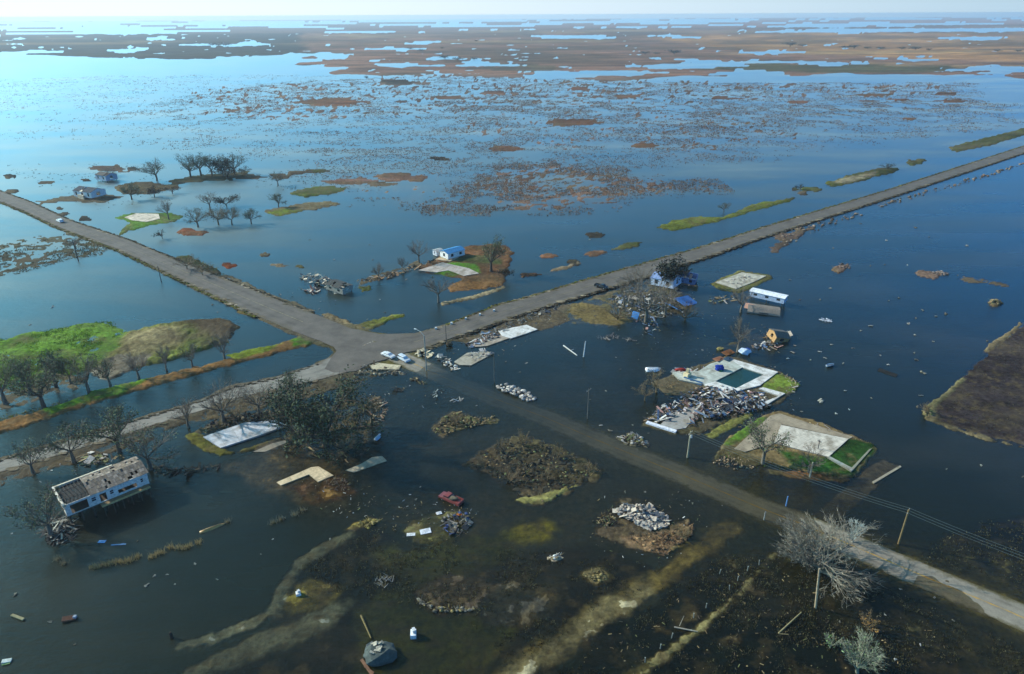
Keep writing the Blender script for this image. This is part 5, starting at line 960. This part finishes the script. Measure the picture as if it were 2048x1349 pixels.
# ------------------------------------------------------------------ vehicles
CHROME, nt_, nd_, lk_, bs_ = newmat('lamp_lens'); bs_.inputs['Base Color'].default_value = (.7, .7, .68, 1); bs_.inputs['Roughness'].default_value = .15
def car(name, label, px, py, rz, col, L=4.7, Wd=1.85, kind='sedan', z=.45, cat='car', group=None, tilt=(0, 0)):
    q = P(px, py); e = empty(name, (q.x, q.y, z), rz, label, cat, group); e.rotation_euler = (tilt[0], tilt[1], rz)
    if kind == 'pickup': prof = [(-.5, .45), (-.5, .95), (-.08, 1.0), (-.05, 1.02), (.02, 1.75), (.22, 1.78), (.31, 1.1), (.48, 1.0), (.5, .5)]
    elif kind == 'suv': prof = [(-.5, .4), (-.49, 1.1), (-.44, 1.68), (.12, 1.7), (.26, 1.12), (.47, .98), (.5, .45)]
    else: prof = [(-.5, .38), (-.49, .95), (-.36, 1.0), (-.22, 1.42), (.1, 1.44), (.27, .98), (.47, .86), (.5, .4)]
    mb = MB(); n = len(prof); vs = []
    for s_ in (-1, 1):
        for a, b in prof: vs.append((a*L, s_*Wd/2*(1 if b < 1.2 else .78), b*.98))
    fs = [tuple(range(n-1, -1, -1)), tuple(range(n, 2*n))]+[(i, (i+1) % n, n+(i+1) % n, n+i) for i in range(n)]
    mb.add(vs, fs, col); mb.box((0, 0, .36), (L*.94, Wd*.9, .2), 0, (.02, .02, .02))
    if kind == 'pickup':
        for yy_ in (-1, 1): mb.box((-.28*L, yy_*(Wd/2-.06), 1.1), (L*.42, .1, .3), 0, col)
        mb.box((-.49*L, 0, 1.1), (.1, Wd-.1, .3), 0, col)
    b = mb.build('body', PAINT, e); bv = b.modifiers.new('b', 'BEVEL'); bv.width = .06; bv.segments = 2; bv.limit_method = 'ANGLE'
    mb = MB(); zt = max(p[1] for p in prof)*.98; top = [p for p in prof if p[1] > 1.3]; xa, xb = top[0][0]*L, top[-1][0]*L
    for s_ in (-1, 1): mb.box(((xa+xb)/2, s_*Wd*.44, (1.0+zt)/2+.02), ((xb-xa)*.95+.3, .03, (zt-1.05)*.8), 0, (.02, .02, .03), (-s_*.32*0, 0))
    mb.box((xb+.22, 0, (1.02+zt)/2), (.03, Wd*.74, .5), 0, (.02, .02, .03), (0, -.95)); mb.box((xa-.14, 0, (1.05+zt)/2), (.03, Wd*.72, .42), 0, (.02, .02, .03), (0, .8 if kind == 'sedan' else .2))
    mb.build('window', GLASS, e)
    for a in (-.3, .31):
        for s_ in (-1, 1):
            mb = MB(); mb.tube((a*L, s_*(Wd/2-.2), .34), (a*L, s_*(Wd/2+.02), .34), .34, .34, 14, (.015, .015, .015)); w_ = mb.build('wheel', MATTE, e)
            mb = MB(); mb.tube((a*L, s_*(Wd/2+.015), .34), (a*L, s_*(Wd/2+.035), .34), .19, .17, 10, (.4, .4, .4)); mb.build('rim', PAINT, w_)
    for s_ in (-1, 1):
        mb = MB(); mb.box((L*.492, s_*Wd*.36, .7), (.06, .34, .16), 0, (.8, .8, .8)); mb.build('headlight', CHROME, e)
        mb = MB(); mb.box((-L*.495, s_*Wd*.38, .78), (.05, .28, .16), 0, (.4, .02, .02)); mb.build('tail_light', PAINT, e)
    return e
da, db = P(762, 709), P(792, 721); ra = math.atan2(db.y-da.y, db.x-da.x)
car('parked_car', 'white sedan parked by the junction, nearer the road, left of the pair', 777, 716, ra, g('#d6d8d8'), 5.2, kind='sedan', z=.42)
car('parked_car', 'pale blue-white car parked at the water edge, right of the pair', 808, 722, ra-.15, g('#c4cdd4'), 5.0, kind='suv', z=.12)
car('pickup_truck', 'black pickup parked on the shoulder of the north-east road', 1202, 578, ra, g('#121416'), 5.6, 2.0, 'pickup', .4, 'pickup truck')
da, db = P(925, 1005), P(884, 987); rt = math.atan2(db.y-da.y, db.x-da.x)
car('pickup_truck', 'faded red pickup stranded in foreground water', 902, 1000, rt, g('#84403a'), 6.0, 2.1, 'pickup', -.4, 'pickup truck')
lump('truck_load', 906, 1003, (1.1, .7, .35), g('#6f6450'), 'brown load of scraps in the bed of the red pickup', 'load', .9, base=0)
car('van', 'white van driving on the north-west road at the left', 121, 446, AZ_SE+math.pi, g('#dfe3e4'), 5.4, 2.0, 'suv', .45, 'van')
# boats and hulls
def hull(name, label, px, py, L, Wd, Hh, rz, col, cat='boat', flip=False, z=0.0):
    q = P(px, py); mb = MB(); n = 9; vs = []; fs = []
    for i in range(n):
        t = i/(n-1); w_ = Wd/2*math.sin(math.pi*min(1, .18+t*.82))**.6 if t < .98 else .05; xx = (t-.5)*L
        for k in range(7):
            a = math.pi*k/6; vs.append((xx, -math.cos(a)*w_, math.sin(a)*Hh*(1-.25*t) if flip else -math.sin(a)*Hh+Hh))
    for i in range(n-1):
        for k in range(6): fs.append((i*7+k, i*7+k+1, (i+1)*7+k+1, (i+1)*7+k))
    fs.append(tuple(range(6, -1, -1))); mb.add(vs, fs, col, .05)
    if not flip: mb.box((0, 0, Hh*.5), (L*.8, Wd*.7, .06), 0, tuple(v*.6 for v in col))
    else: mb.box((0, 0, Hh+.03), (L*.7, .1, .14), 0, tuple(v*.8 for v in col))
    o = mb.build(name, PAINT, None, (q.x, q.y, z), True); o.rotation_euler.z = rz; return tag(o, label, cat)
hull('upturned_boat', 'white upturned boat hull left of the pool deck', 1306, 741, 4.6, 2.3, 1.0, .05, g('#e8eaec'), flip=True)
hull('small_boat', 'small blue-white boat right of the great oak', 756, 876, 2.6, 1.2, .7, 1.2, g('#a9bccc'), flip=True)
hull('small_boat', 'small white-blue boat adrift on the dark water east of the pool', 1660, 733, 3.0, 1.2, .7, .4, g('#a8b4c0'), flip=False)
hull('floating_dock', 'tan raft-like plank boat floating in front of the long house', 425, 1057, 5.2, 1.1, .35, AZ_NE-.1, g('#c0955a'), 'raft', flip=True)
heap('debris_raft', 'white plank debris adrift on open water right of the trailer', 'debris', [(1640, 640), (1652, 636), (1664, 642), (1655, 648)], 16, [g('#d4d6da'), g('#a9acb4')], (.6, 1.6), .5, 'bs', 81)
sheet('sunken_panel', 1775, 747, 5.5, 1.6, AZ_SE-.2, g('#1d1d1c'), 'black sunken panel breaking the surface far right of the pool', 'panel', .2, (.2, 0))
sheet('blue_sheet', 204, 1084, 1.5, .8, 0, g('#6ea8e0'), 'light blue sheet floating near the long house', 'sheet', .06, (0, 0), h=.05)
sheet('blue_board', 237, 1090, 3.0, .35, .1, g('#6f97c0'), 'thin pale blue board floating right of the blue sheet', 'board', .06, (0, 0), h=.05)
sheet('white_sheet', 822, 1070, 1.8, .9, .1, g('#dcdcdc'), 'small white sheet on the grass by the junk pile', 'sheet', .1, (0, 0), h=.05)
sheet('white_sheet', 851, 1064, 2.3, 1.4, .3, g('#e0e2e6'), 'larger white sheet nearer to junk pile', 'sheet', .15, (.1, 0), h=.08)
sheet('orange_bucket_lid', 918, 1031, 1.2, .7, .2, g('#c8742c'), 'orange scrap at the top of the junk pile', 'scrap', .2, (0, 0), h=.1)
sheet('white_block', 827, 1272, 1.0, 1.5, .1, g('#dfe2e4'), 'white upright block in the olive pool', 'block', .4, (0, 0), h=.9)
sheet('white_cone', 597, 1190, .9, .9, .4, g('#e6e6e4'), 'white bucket on the yellow grass mound', 'bucket', .3, (0, 0), h=.6)
sheet('white_scrap', 878, 1028, 1.2, .8, .4, g('#e6e6e6'), 'white scrap at upper left of the junk pile', 'scrap', .2, (.1, 0), h=.1)
# the wrapped boulder-like heap at the foot of the frame
q = P(760, 1312); e = empty('tarp_mound', (q.x, q.y, 0), 0, 'grey mound half wrapped in pale tarpaulin at the bottom of the photo', 'mound')
mb = MB(); mb.blob((0, 0, .5), (3.0, 2.3, 1.3), g('#4c5450'), 5, .16, 2, .15); mb.build('mound', MATTE, e)
mb = MB(); rdm = random.Random(3)
for k in range(16): mb.box((rdm.uniform(-1.8, .6), rdm.uniform(-.6, 1.4), 1.5+rdm.uniform(-.3, .3)), (1.2, .8, .08), rdm.uniform(0, 3), g('#a9a392'), (rdm.uniform(-.5, .5), rdm.uniform(-.5, .5)), .2)
mb.build('tarpaulin', MATTE, e)
sheet('rusty_pipe', 735, 1338, 4.4, .5, -.9, g('#7d5a44'), 'rust-orange board left of the tarp mound', 'board', .2, (0, 0), h=.1)
# ------------------------------------------------------------------ posts, poles and wires
def pole(px, py, yt, label, arm=True, col=g('#7b705c'), rad=.16, name='utility_pole', lean=0.0, trafo=False, wh=1.1, rz=AZ_NE, cat='utility pole'):
    q = P(px, py); Ht = ZT(px, py, yt); e = empty(name, (q.x, q.y, 0), rz, label, cat)
    mb = MB(); mb.tube((0, 0, -.8), (lean*Ht, 0, Ht), rad*1.15, rad*.8, 8, col); mb.build('mast', BARK, e)
    if arm:
        mb = MB(); mb.box((lean*Ht, 0, Ht-.5), (.14, wh*2, .14), 0, col); mb.build('crossarm', BARK, e)
        for s_ in (-1, 0, 1):
            mb = MB(); mb.tube((lean*Ht, s_*wh*.85, Ht-.43), (lean*Ht, s_*wh*.85, Ht-.18), .06, .05, 6, (.35, .36, .36)); mb.build('insulator', PAINT, e)
    if trafo: mb = MB(); mb.tube((lean*Ht+.35, 0, Ht-1.7), (lean*Ht+.35, 0, Ht-.9), .28, .28, 10, (.4, .42, .42)); mb.build('transformer', PAINT, e)
    return e, Vector((q.x, q.y, Ht))
_, p1 = pole(1375, 915, 863, 'pale utility pole between the rubble house and the drowned road', col=g('#a39a80'), rad=.24, rz=AZ_SE, trafo=True)
_, p2 = pole(1797, 1088, 1020, 'weathered utility pole carrying wires above the dark water, lower right', col=g('#7d6a48'), rad=.2, rz=AZ_SE)
pole(1175, 838, 778, 'thin grey utility pole in the middle of the dark flooded yards', col=g('#6f6a60'), rad=.14, rz=AZ_SE)
pole(989, 765, 708, 'thin grey pole between the broken slab and the boulder row', col=g('#6a675e'), rad=.13, rz=AZ_SE, arm=False)
pole(893, 690, 650, 'short dark pole beside the north-east road near the junction', col=g('#4a4844'), rad=.12, arm=False)
pole(157, 523, 480, 'dark pole in the bright water south of north-west road', col=g('#3b3b3b'), rad=.2)
pole(323, 565, 532, 'dark slanting pole below the north-west road verge', col=g('#4a4a48'), rad=.16, arm=False)
pole(1167, 714, 684, 'broken white post standing in dark water above the yards', col=g('#bfc4c4'), rad=.2, arm=False, lean=.12, name='broken_post', cat='post')
pole(1619, 956, 925, 'short pale pole at the lower edge of slab island', col=g('#a8a08c'), rad=.2, arm=False, name='short_pole', cat='pole')
pole(1635, 902, 880, 'dark basketball-hoop-like post on the largest slab', col=g('#3f3f42'), rad=.1, arm=True, wh=.5, name='hoop_post', cat='post')
pole(1572, 1012, 993, 'blue-topped marker post by the drowned road', col=g('#5f88b8'), rad=.16, arm=False, name='marker_post', cat='post')
pole(1528, 1040, 1024, 'short grey post at the lower edge of drowned road', col=g('#8a8c88'), rad=.16, arm=False, name='marker_post', cat='post')
pole(1632, 1216, 1138, 'pale snapped tree trunk leaning in the dark foreground yard', col=g('#a8967a'), rad=.22, arm=False, lean=-.12, name='snapped_trunk', cat='tree trunk', rz=0)
pole(343, 1275, 1265, 'small dark stump post in left foreground', col=g('#2f2c28'), rad=.3, arm=False, name='stump', cat='stump')
# street lamp at the junction
q = P(853, 742); Ht = ZT(853, 742, 672); e = empty('street_lamp', (q.x, q.y, 0), AZ_SE+math.pi, 'pale street lamp with curved arm at the junction corner', 'street lamp')
mb = MB(); mb.tube((0, 0, -.8), (0, 0, Ht), .2, .14, 8, g('#8f948c')); mb.build('mast', PAINT, e)
mb = MB(); mb.tube((0, 0, Ht-.1), (1.4, 0, Ht+.9), .1, .08, 6, g('#a3a8a2')); mb.tube((1.4, 0, Ht+.9), (3.4, 0, Ht+1.2), .08, .07, 6, g('#a3a8a2')); mb.build('arm', PAINT, e)
mb = MB(); mb.box((3.8, 0, Ht+1.18), (.9, .35, .2), 0, g('#b8bcb8')); mb.build('lamp_head', PAINT, e)
def wire(a, b, sag, label):
    mb = MB(); n = 22; prev = None
    for i in range(n+1):
        t = i/n; p = a.lerp(b, t); p.z -= sag*4*t*(1-t)
        if prev is not None: mb.tube(prev, p, .03, .03, 4, g('#5c645c'), False)
        prev = p
    tag(mb.build('power_wire', PAINT), label, 'wire')
side = Vector((-math.sin(AZ_SE), math.cos(AZ_SE), 0)); p3 = p2+(p2-p1)*.95
for a, b, nm in ((p1, p2, 'between the two utility poles'), (p2, p3, 'running off to the right of the lower pole')):
    for s_, w_ in ((-.94, 'nearest'), (0, 'middle'), (.94, 'farthest')):
        wire(a+side*s_+Vector((0, 0, -.2)), b+side*s_+Vector((0, 0, -.2)), 1.0, '%s of three wires %s' % (w_, nm))
# white marker blocks on the road edge
m0 = MB(); m0.box((0, 0, .35), (.8, .8, .7), 0, g('#e6e4de'), taper=.85); b0 = m0.build('marker_block', CONC)
for i, (a, b) in enumerate([(872, 661), (903, 651), (932, 641), (960, 633), (988, 625)]):
    o = b0 if i == 0 else b0.copy()
    if i: C.objects.link(o)
    q = P(a, b); o.location = (q.x, q.y, .45); tag(o, ['dull white marker block nearest the junction', 'second white marker block from the junction, on the road edge', 'third white marker block, middle of the five', 'fourth white marker block from the junction', 'farthest white marker block from the junction'][i], 'marker block', 'white marker blocks along the north-east road')
lump('dark_stump', 899, 692, (1.1, .9, 1.0), g('#4a3c28'), 'brown bushy stump in the water beside the junction slab', 'stump', .4)
# leaning fence posts across the dark yard
FP = [(1439, 1148), (1475, 1162), (1495, 1142), (1459, 1180), (1412, 1216), (1387, 1236), (1343, 1276), (1320, 1298), (1290, 1325), (1518, 1130)]
m0 = MB(); m0.tube((0, 0, -.5), (.05, 0, 1.1), .10, .08, 6, g('#82857c')); m0.box((.05, 0, 1.13), (.18, .18, .05), 0, g('#9a9d94')); f0 = m0.build('fence_post', MATTE)
for i, (a, b) in enumerate(FP):
    o = f0 if i == 0 else f0.copy()
    if i: C.objects.link(o)
    q = P(a, b); o.location = (q.x, q.y, 0); o.rotation_euler = (.05*math.sin(i*3), .06*math.cos(i*2), i); tag(o, 'short whitish fence post in the dark yard, %s from the left' % ORD[sorted(range(len(FP)), key=lambda j: FP[j][0]).index(i)], 'fence post', 'fence posts across the dark yard')
mb = MB(); a_, b_ = P(1348, 1256), P(1395, 1266); mb.tube(a_+Vector((0, 0, .2)), b_+Vector((0, 0, .3)), .14, .1, 6, g('#a09684')); mb.tube(a_+Vector((1, .2, .2)), a_+Vector((2.2, 2.0, .8)), .07, .03, 5, g('#a09684')); tag(mb.build('fallen_branch', BARK), 'pale fallen branch across the drift line near the fence posts', 'branch')
mb = MB(); a_, b_ = P(1557, 1268), P(1602, 1228); mb.tube(a_+Vector((0, 0, .1)), b_+Vector((0, 0, .4)), .16, .1, 6, g('#9a8a62')); mb.tube(a_, a_+Vector((1.6, -.4, .3)), .09, .04, 5, g('#9a8a62')); tag(mb.build('fallen_branch', BARK), 'tan fallen trunk in the yard left of the snapped trunk', 'branch')
mb = MB(); a_, b_ = P(1127, 692), P(1154, 712); mb.tube(a_+Vector((0, 0, .1)), b_+Vector((0, 0, .15)), .22, .16, 6, g('#c9c8c0')); mb.tube((a_+b_)/2, (a_+b_)/2+Vector((1.2, .3, .4)), .1, .05, 5, g('#c9c8c0')); tag(mb.build('floating_log', BARK), 'white floating log on the dark water above the yards', 'log')
mb = MB(); a_, b_ = P(722, 1232), P(742, 1278); mb.tube(a_+Vector((0, 0, .1)), b_+Vector((0, 0, .2)), .2, .12, 6, g('#7f7048')); tag(mb.build('floating_log', BARK), 'yellowish log along the left edge of the olive pool', 'log')
mb = MB(); a_, b_ = P(24, 1232), P(48, 1241); mb.box((a_+b_)/2+Vector((0, 0, .2)), ((b_-a_).length, .5, .25), math.atan2((b_-a_).y, (b_-a_).x), g('#8a8462')); tag(mb.build('floating_board', MATTE), 'tan board floating at the lower left edge of the photo', 'board')
mb = MB(); a_ = P(139, 1240); mb.box(a_+Vector((0, 0, .3)), (2.2, .9, .5), .3, g('#6b4a38'), (.3, .1)); mb.box(a_+Vector((1.0, .2, .5)), (.5, .5, .5), 0, g('#9aa4b0')); tag(mb.build('floating_crate', MATTE), 'brown crate with a grey end floating at lower left', 'crate')
mb = MB(); a_ = P(14, 1324); mb.box(a_+Vector((0, 0, .2)), (1.4, .7, .3), .3, g('#d4dcd0'), (.1, .1)); mb.box(a_+Vector((.2, -.5, .1)), (1.2, .3, .1), .3, g('#8fae6c')); tag(mb.build('floating_box', MATTE), 'white box with green base in the bottom left corner', 'box')
# dry reed clumps in a line in front of the long house
RC = [(188, 1136), (203, 1133), (215, 1130), (225, 1128), (240, 1125), (252, 1124), (262, 1122), (274, 1115), (305, 1115), (315, 1110), (325, 1106), (342, 1096), (358, 1098), (370, 1097), (378, 1095), (398, 1086), (115, 1120), (128, 1128), (455, 1045), (548, 1046), (563, 1040), (590, 1030), (605, 1022)]
for i, (a, b) in enumerate(RC):
    rdm = random.Random(i); mb = MB(); q = P(a, b)
    for k in range(46):
        x_, y_ = rdm.gauss(0, .45), rdm.gauss(0, .35); hh = rdm.uniform(.5, 1.3); w_ = .05; dx, dy = rdm.gauss(0, .25), rdm.gauss(0, .25)
        mb.add([(x_-w_, y_, 0), (x_+w_, y_, 0), (x_+dx, y_+dy, hh)], [(0, 1, 2)], g('#b09a6a') if i < 16 else g('#857f68'), .3)
    mb.blob((0, 0, .1), (.5, .4, .3), g('#80704c'), i, .3, 1, .2)
    o = mb.build('reed_clump', REED, None, (q.x, q.y, 0)); tag(o, 'dry tan reed clump in the line before the long house' +', %s from the left' % ORD[sorted(range(16), key=lambda j: RC[j][0]).index(i)] if i < 16 else ['grey reed clump just below the toppled branches', 'grey reed clump farther below the toppled branches', 'grey reed clump left of the raft above it', 'lowest-left grey reed clump of the row below the L-shaped slab', 'second grey reed clump of the row below the L-shaped slab', 'third grey reed clump of the row below the L-shaped slab', 'upper right grey reed clump of the row below the L-shaped slab'][i-16], 'reeds', 'reed line before the long house' if i < 16 else 'reed clumps in the yard')
# ------------------------------------------------------------------ uncountable growth
MCX = 1
def tufts(name, label, regions, h, w, cols, seed, blades=4, zmin=-9):
    """short blades grown from the ground where it lies shallow enough; regions = (pixel polygon, clump count)"""
    rs = np.random.RandomState(seed); V = []; Fc = []; Cc = []
    for px, n in regions:
        pts = W2(px); xs = [p[0] for p in pts]; ys = [p[1] for p in pts]
        a = rs.uniform(min(xs), max(xs), n*4); b = rs.uniform(min(ys), max(ys), n*4)
        rg = 90 if name == 'marsh_grass' else 6; m = poly_sd(a, b, pts)+(fbm(a, b, 14 if rg < 9 else 45, 4, seed)-.42)*rg-rs.uniform(0, rg*.3, len(a)) > 0; dn = fbm(a, b, 22*w/.5, 5, seed+3, .7) > .47; a, b = a[m & dn][:n], b[m & dn][:n]
        D_ = np.hypot(a, b)
        for i in range(len(a)):
            k = max(1, D_[i]/480); c = cols[rs.randint(len(cols))]; v = rs.uniform(.6, 1.3)
            for _ in range(blades):
                x_, y_ = a[i]+rs.normal()*w*k, b[i]+rs.normal()*w*k; s_ = w*.5*k*rs.uniform(.5, 1.3); an = rs.uniform(0, 3.14); dx, dy = math.cos(an)*s_, math.sin(an)*s_; hh = h*rs.uniform(.4, 1.2)
                o = len(V); V += [(x_-dx, y_-dy, -.06), (x_+dx, y_+dy, -.06), (x_+dx*.4+rs.normal()*.1, y_+dy*.4+rs.normal()*.1, hh)]; Fc.append((o, o+1, o+2)); Cc.append((c[0]*v, c[1]*v, c[2]*v))
    mb = MB(); mb.v, mb.f, mb.c = V, Fc, Cc; o = mb.build(name, REED); tag(o, label, 'grass', kind='stuff'); return o
MC = [g('#7d6352'), g('#8c7360'), g('#5e4c40'), g('#a0866e')]
tufts('marsh_grass', 'brown marsh grass standing in the flooded middle distance', [
 ([(330, 205), (420, 180), (640, 160), (900, 150), (1300, 165), (1300, 215), (1000, 225), (620, 235), (340, 245), (200, 235)], 15000), ([(900, 200), (1300, 165), (1950, 165), (1950, 215), (1650, 245), (1400, 300), (1000, 300), (880, 262)], 20000),
 ([(640, 290), (900, 270), (1000, 300), (1350, 320), (1300, 345), (900, 360), (640, 385), (560, 372), (560, 330)], 3000), ([(900, 375), (1000, 335), (1100, 322), (1260, 345), (1440, 360), (1450, 378), (1370, 385), (1210, 420), (1090, 432), (930, 430), (840, 425)], 9000),
 ([(700, 398), (760, 395), (840, 415), (900, 430), (840, 430)], 160), ([(1350, 220), (1900, 200), (2048, 210), (2048, 250), (1700, 290), (1500, 330), (1300, 320)], 7000), ([(560, 300), (700, 210), (1100, 200), (1500, 210), (1480, 340), (1200, 335), (900, 350), (640, 345)], 12000), ([(-40, 160), (300, 150), (700, 150), (700, 330), (300, 300), (-40, 270)], 3500), ([(300, 230), (640, 180), (700, 300), (500, 330), (320, 290)], 2500)], .6, .5, MC, 5, 3)
tufts('shore_reeds', 'reeds and sedge scattered on the flooded west marsh', [([(-40, 500), (60, 478), (130, 468), (225, 490), (205, 510), (100, 530), (0, 555), (-40, 560)], 900), ([(0, 330), (250, 320), (400, 395), (200, 420), (120, 400)], 160), ([(480, 350), (700, 330), (700, 400), (520, 380)], 220)], .5, .45, [g('#4f4f38'), g('#5b5546'), g('#3f4634')], 6, 4)
tufts('field_grass', 'bright green grass of the west field', [([(-60, 695), (60, 667), (215, 644), (240, 680), (200, 735), (0, 795), (-60, 810)], 7000)], .35, .35, [g('#4c701c'), g('#5f8426'), g('#44601c')], 7, 3)
tufts('bank_grass', 'dry and green grass on the banks, knoll and road verges', [([(235, 690), (262, 668), (380, 640), (470, 660), (460, 690), (330, 724), (250, 738)], 2600), ([(-60, 850), (200, 783), (400, 733), (560, 688), (632, 680), (560, 706), (400, 748), (200, 803), (0, 868)], 2600),
 ([(345, 514), (378, 511), (432, 538), (452, 560), (400, 548)], 300), ([(1430, 912), (1525, 832), (1745, 888), (1706, 957), (1540, 930)], 1500), ([(1640, 925), (1688, 880), (1745, 890), (1702, 950)], 700), ([(830, 560), (880, 520), (1020, 505), (1010, 565), (880, 585)], 700), ([(365, 872), (395, 862), (470, 905), (440, 912)], 200)], .4, .3, [g('#6d6a38'), g('#8a7848'), g('#4f6a24'), g('#5c5a34')], 8, 3)
tufts('yard_weeds', 'weeds and grass poking out of the dark foreground shallows', [([(1120, 1349), (1300, 1210), (1450, 1110), (1600, 1120), (1800, 1190), (2048, 1290), (2100, 1400), (1100, 1400)], 5000), ([(1850, 1130), (1900, 1070), (2060, 1030), (2100, 1190), (2060, 1190), (1950, 1140)], 800), ([(600, 1130), (760, 1048), (900, 1090), (1240, 1110), (1330, 1140), (1240, 1215), (1010, 1340), (900, 1240), (640, 1180)], 3200),
 ([(2048, 650), (1990, 700), (1860, 820), (1960, 870), (2060, 895), (2200, 800)], 900), ([(930, 928), (1040, 866), (1205, 938), (1085, 1012)], 700), ([(1490, 1130), (1700, 1150), (1780, 1250), (1600, 1300), (1500, 1230)], 700)], .26, .18, [g('#3f3c28'), g('#5f5838'), g('#2e2f20'), g('#3f3a30'), g('#7a7254')], 9, 3)
def verge(name, label, edge, off, wdt, cols, seed):
    """a ragged strip of grass along a road edge"""
    rs = random.Random(seed); pts = [P(*p) for p in edge]; mb = MB(); 
    for i in range(len(pts)-1):
        a, b = pts[i], pts[i+1]; L = (b-a).length; d_ = (b-a).normalized(); nr = Vector((-d_.y, d_.x, 0))*off; n = max(4, int(L/.9))
        for k in range(n):
            c = a.lerp(b, k/n)+nr*(1+rs.uniform(-.5, .5)); w_ = wdt*rs.uniform(.5, 1.3); mb.blob((c.x, c.y, .25), (L/n*.9, w_, rs.uniform(.15, .4)), cols[rs.randrange(len(cols))], rs.random(), .3, 1, .25)
    o = mb.build(name, REED); return tag(o, label, 'grass', kind='stuff')
lit = MB(); rs_ = random.Random(31)
for px, n in (([(690, 745), (860, 745), (900, 800), (780, 860), (730, 900), (560, 930), (600, 830)], 130), ([(560, 960), (700, 950), (800, 1000), (960, 1010), (960, 1080), (800, 1090), (640, 1020)], 170), ([(1190, 600), (1420, 560), (1440, 620), (1560, 660), (1560, 710), (1400, 720), (1260, 690)], 170),
              ([(1280, 760), (1480, 690), (1620, 760), (1600, 830), (1440, 880), (1280, 870)], 150), ([(900, 690), (1140, 600), (1160, 630), (1000, 720), (900, 745)], 150), ([(585, 560), (720, 560), (720, 620), (640, 630), (560, 600)], 60), ([(1180, 990), (1400, 1000), (1420, 1080), (1300, 1150), (1180, 1100)], 110), ([(1150, 1280), (1550, 1120), (1900, 1240), (1900, 1349), (1150, 1349)], 260), ([(0, 960), (130, 900), (330, 880), (320, 920), (100, 1000)], 60)):
    pts = W2(px)
    for k in range(n):
        a_, b_ = inpoly(pts, rs_); w_ = rs_.uniform(.12, .5); cc = (DCOL+DRY)[rs_.randrange(13)] if n < 200 else DRY[rs_.randrange(6)]
        if rs_.random() < .6: lit.box((a_, b_, rs_.uniform(.02, .12)), (w_*1.5, w_*.3, .07), rs_.uniform(0, 3.1), cc, (rs_.uniform(-.2, .2), rs_.uniform(-.3, .3)), .3)
        else: lit.blob((a_, b_, .03), (w_*.4, w_*.3, w_*.22), cc, rs_.random(), .35, 1, .3)
o = lit.build('scattered_litter', MATTE); tag(o, 'fine litter and splinters strewn over the shallow yards', 'litter', kind='stuff')
YG = [g('#6e7030'), g('#66632e'), g('#7d7640'), g('#5c5a2c'), g('#6a5c3a')]
verge('verge_grass', 'yellow-green grass verge on the south side of the north-west road', NW_L[:-2], -.9, .8, YG, 1)
verge('verge_grass', 'yellow-green grass verge on the north side of the north-east road', NE_U[2:], .9, .8, YG, 2)
verge('verge_grass', 'dark scrub on the north side of the north-west road', NW_U[:-1], .8, .5, [g('#4a463a'), g('#5b5442')], 3)
verge('verge_grass', 'brown scrub on the south side of the north-east road', NE_L[2:], -1.0, .7, [g('#4a4236'), g('#6a5c48'), g('#3c362e')], 4)
def silt(name, label, edge, off, seed, cols, flat=.05, z=.45):
    rs = random.Random(seed); pts = [P(*p) for p in edge]; mb = MB()
    for i in range(len(pts)-1):
        a, b = pts[i], pts[i+1]; L = (b-a).length; d_ = (b-a).normalized(); nr = Vector((-d_.y, d_.x, 0))*off; n = max(3, int(L/2.2))
        for k in range(n):
            if rs.random() < .35: continue
            c = a.lerp(b, (k+rs.random())/n)+nr*rs.uniform(-1.6, 1.2); mb.blob((c.x, c.y, z), (rs.uniform(.5, 2.4), rs.uniform(.4, 1.1), flat*rs.uniform(.6, 1.6)), cols[rs.randrange(len(cols))], rs.random(), .4, 1, .2)
    o = mb.build(name, GROUND); return tag(o, label, 'silt', kind='stuff')
SIL = [g('#7a6f5c'), g('#6a604e'), g('#857a66'), g('#5a5240')]
silt('roadside_silt', 'silt and gravel drifts on the south shoulder of the north-west road', NW_L[:-2], .5, 21, SIL)
silt('roadside_silt', 'silt and gravel drifts on the north shoulder of the north-west road', NW_U[:-1], -.5, 22, SIL)
silt('roadside_silt', 'silt and gravel drifts on the north shoulder of the north-east road', NE_U[1:], -.5, 23, SIL)
silt('roadside_silt', 'silt and gravel drifts on the south shoulder of the north-east road', NE_L[1:], .5, 24, SIL)
silt('roadside_silt', 'silt drifts along the lower edge of the south-west road', SW_L[1:], .6, 25, SIL, z=.33)
verge('verge_grass', 'brown scrub along the water side of the south-west road', SW_U[1:], .8, .5, [g('#5b5442'), g('#46402f')], 5)
# ------------------------------------------------------------------ the air
hz = MB(); hz.box((0, 9000, 49.0), (56000, 21000, 105.0), 0, (1, 1, 1))
hm, nt, nd, lk, bs = newmat('haze_air'); nd.remove(bs)
pv = N(nt, 'ShaderNodeVolumePrincipled'); pv.inputs['Color'].default_value = (.74, .87, 1, 1); pv.inputs['Density'].default_value = 0.85e-4; pv.inputs['Anisotropy'].default_value = .3
lk.new(pv.outputs[0], nd['Material Output'].inputs['Volume'])
ho = hz.build('haze', hm); ho['kind'] = 'stuff'; ho['label'] = 'thin pale blue haze over the flooded marsh'; ho['category'] = 'haze'
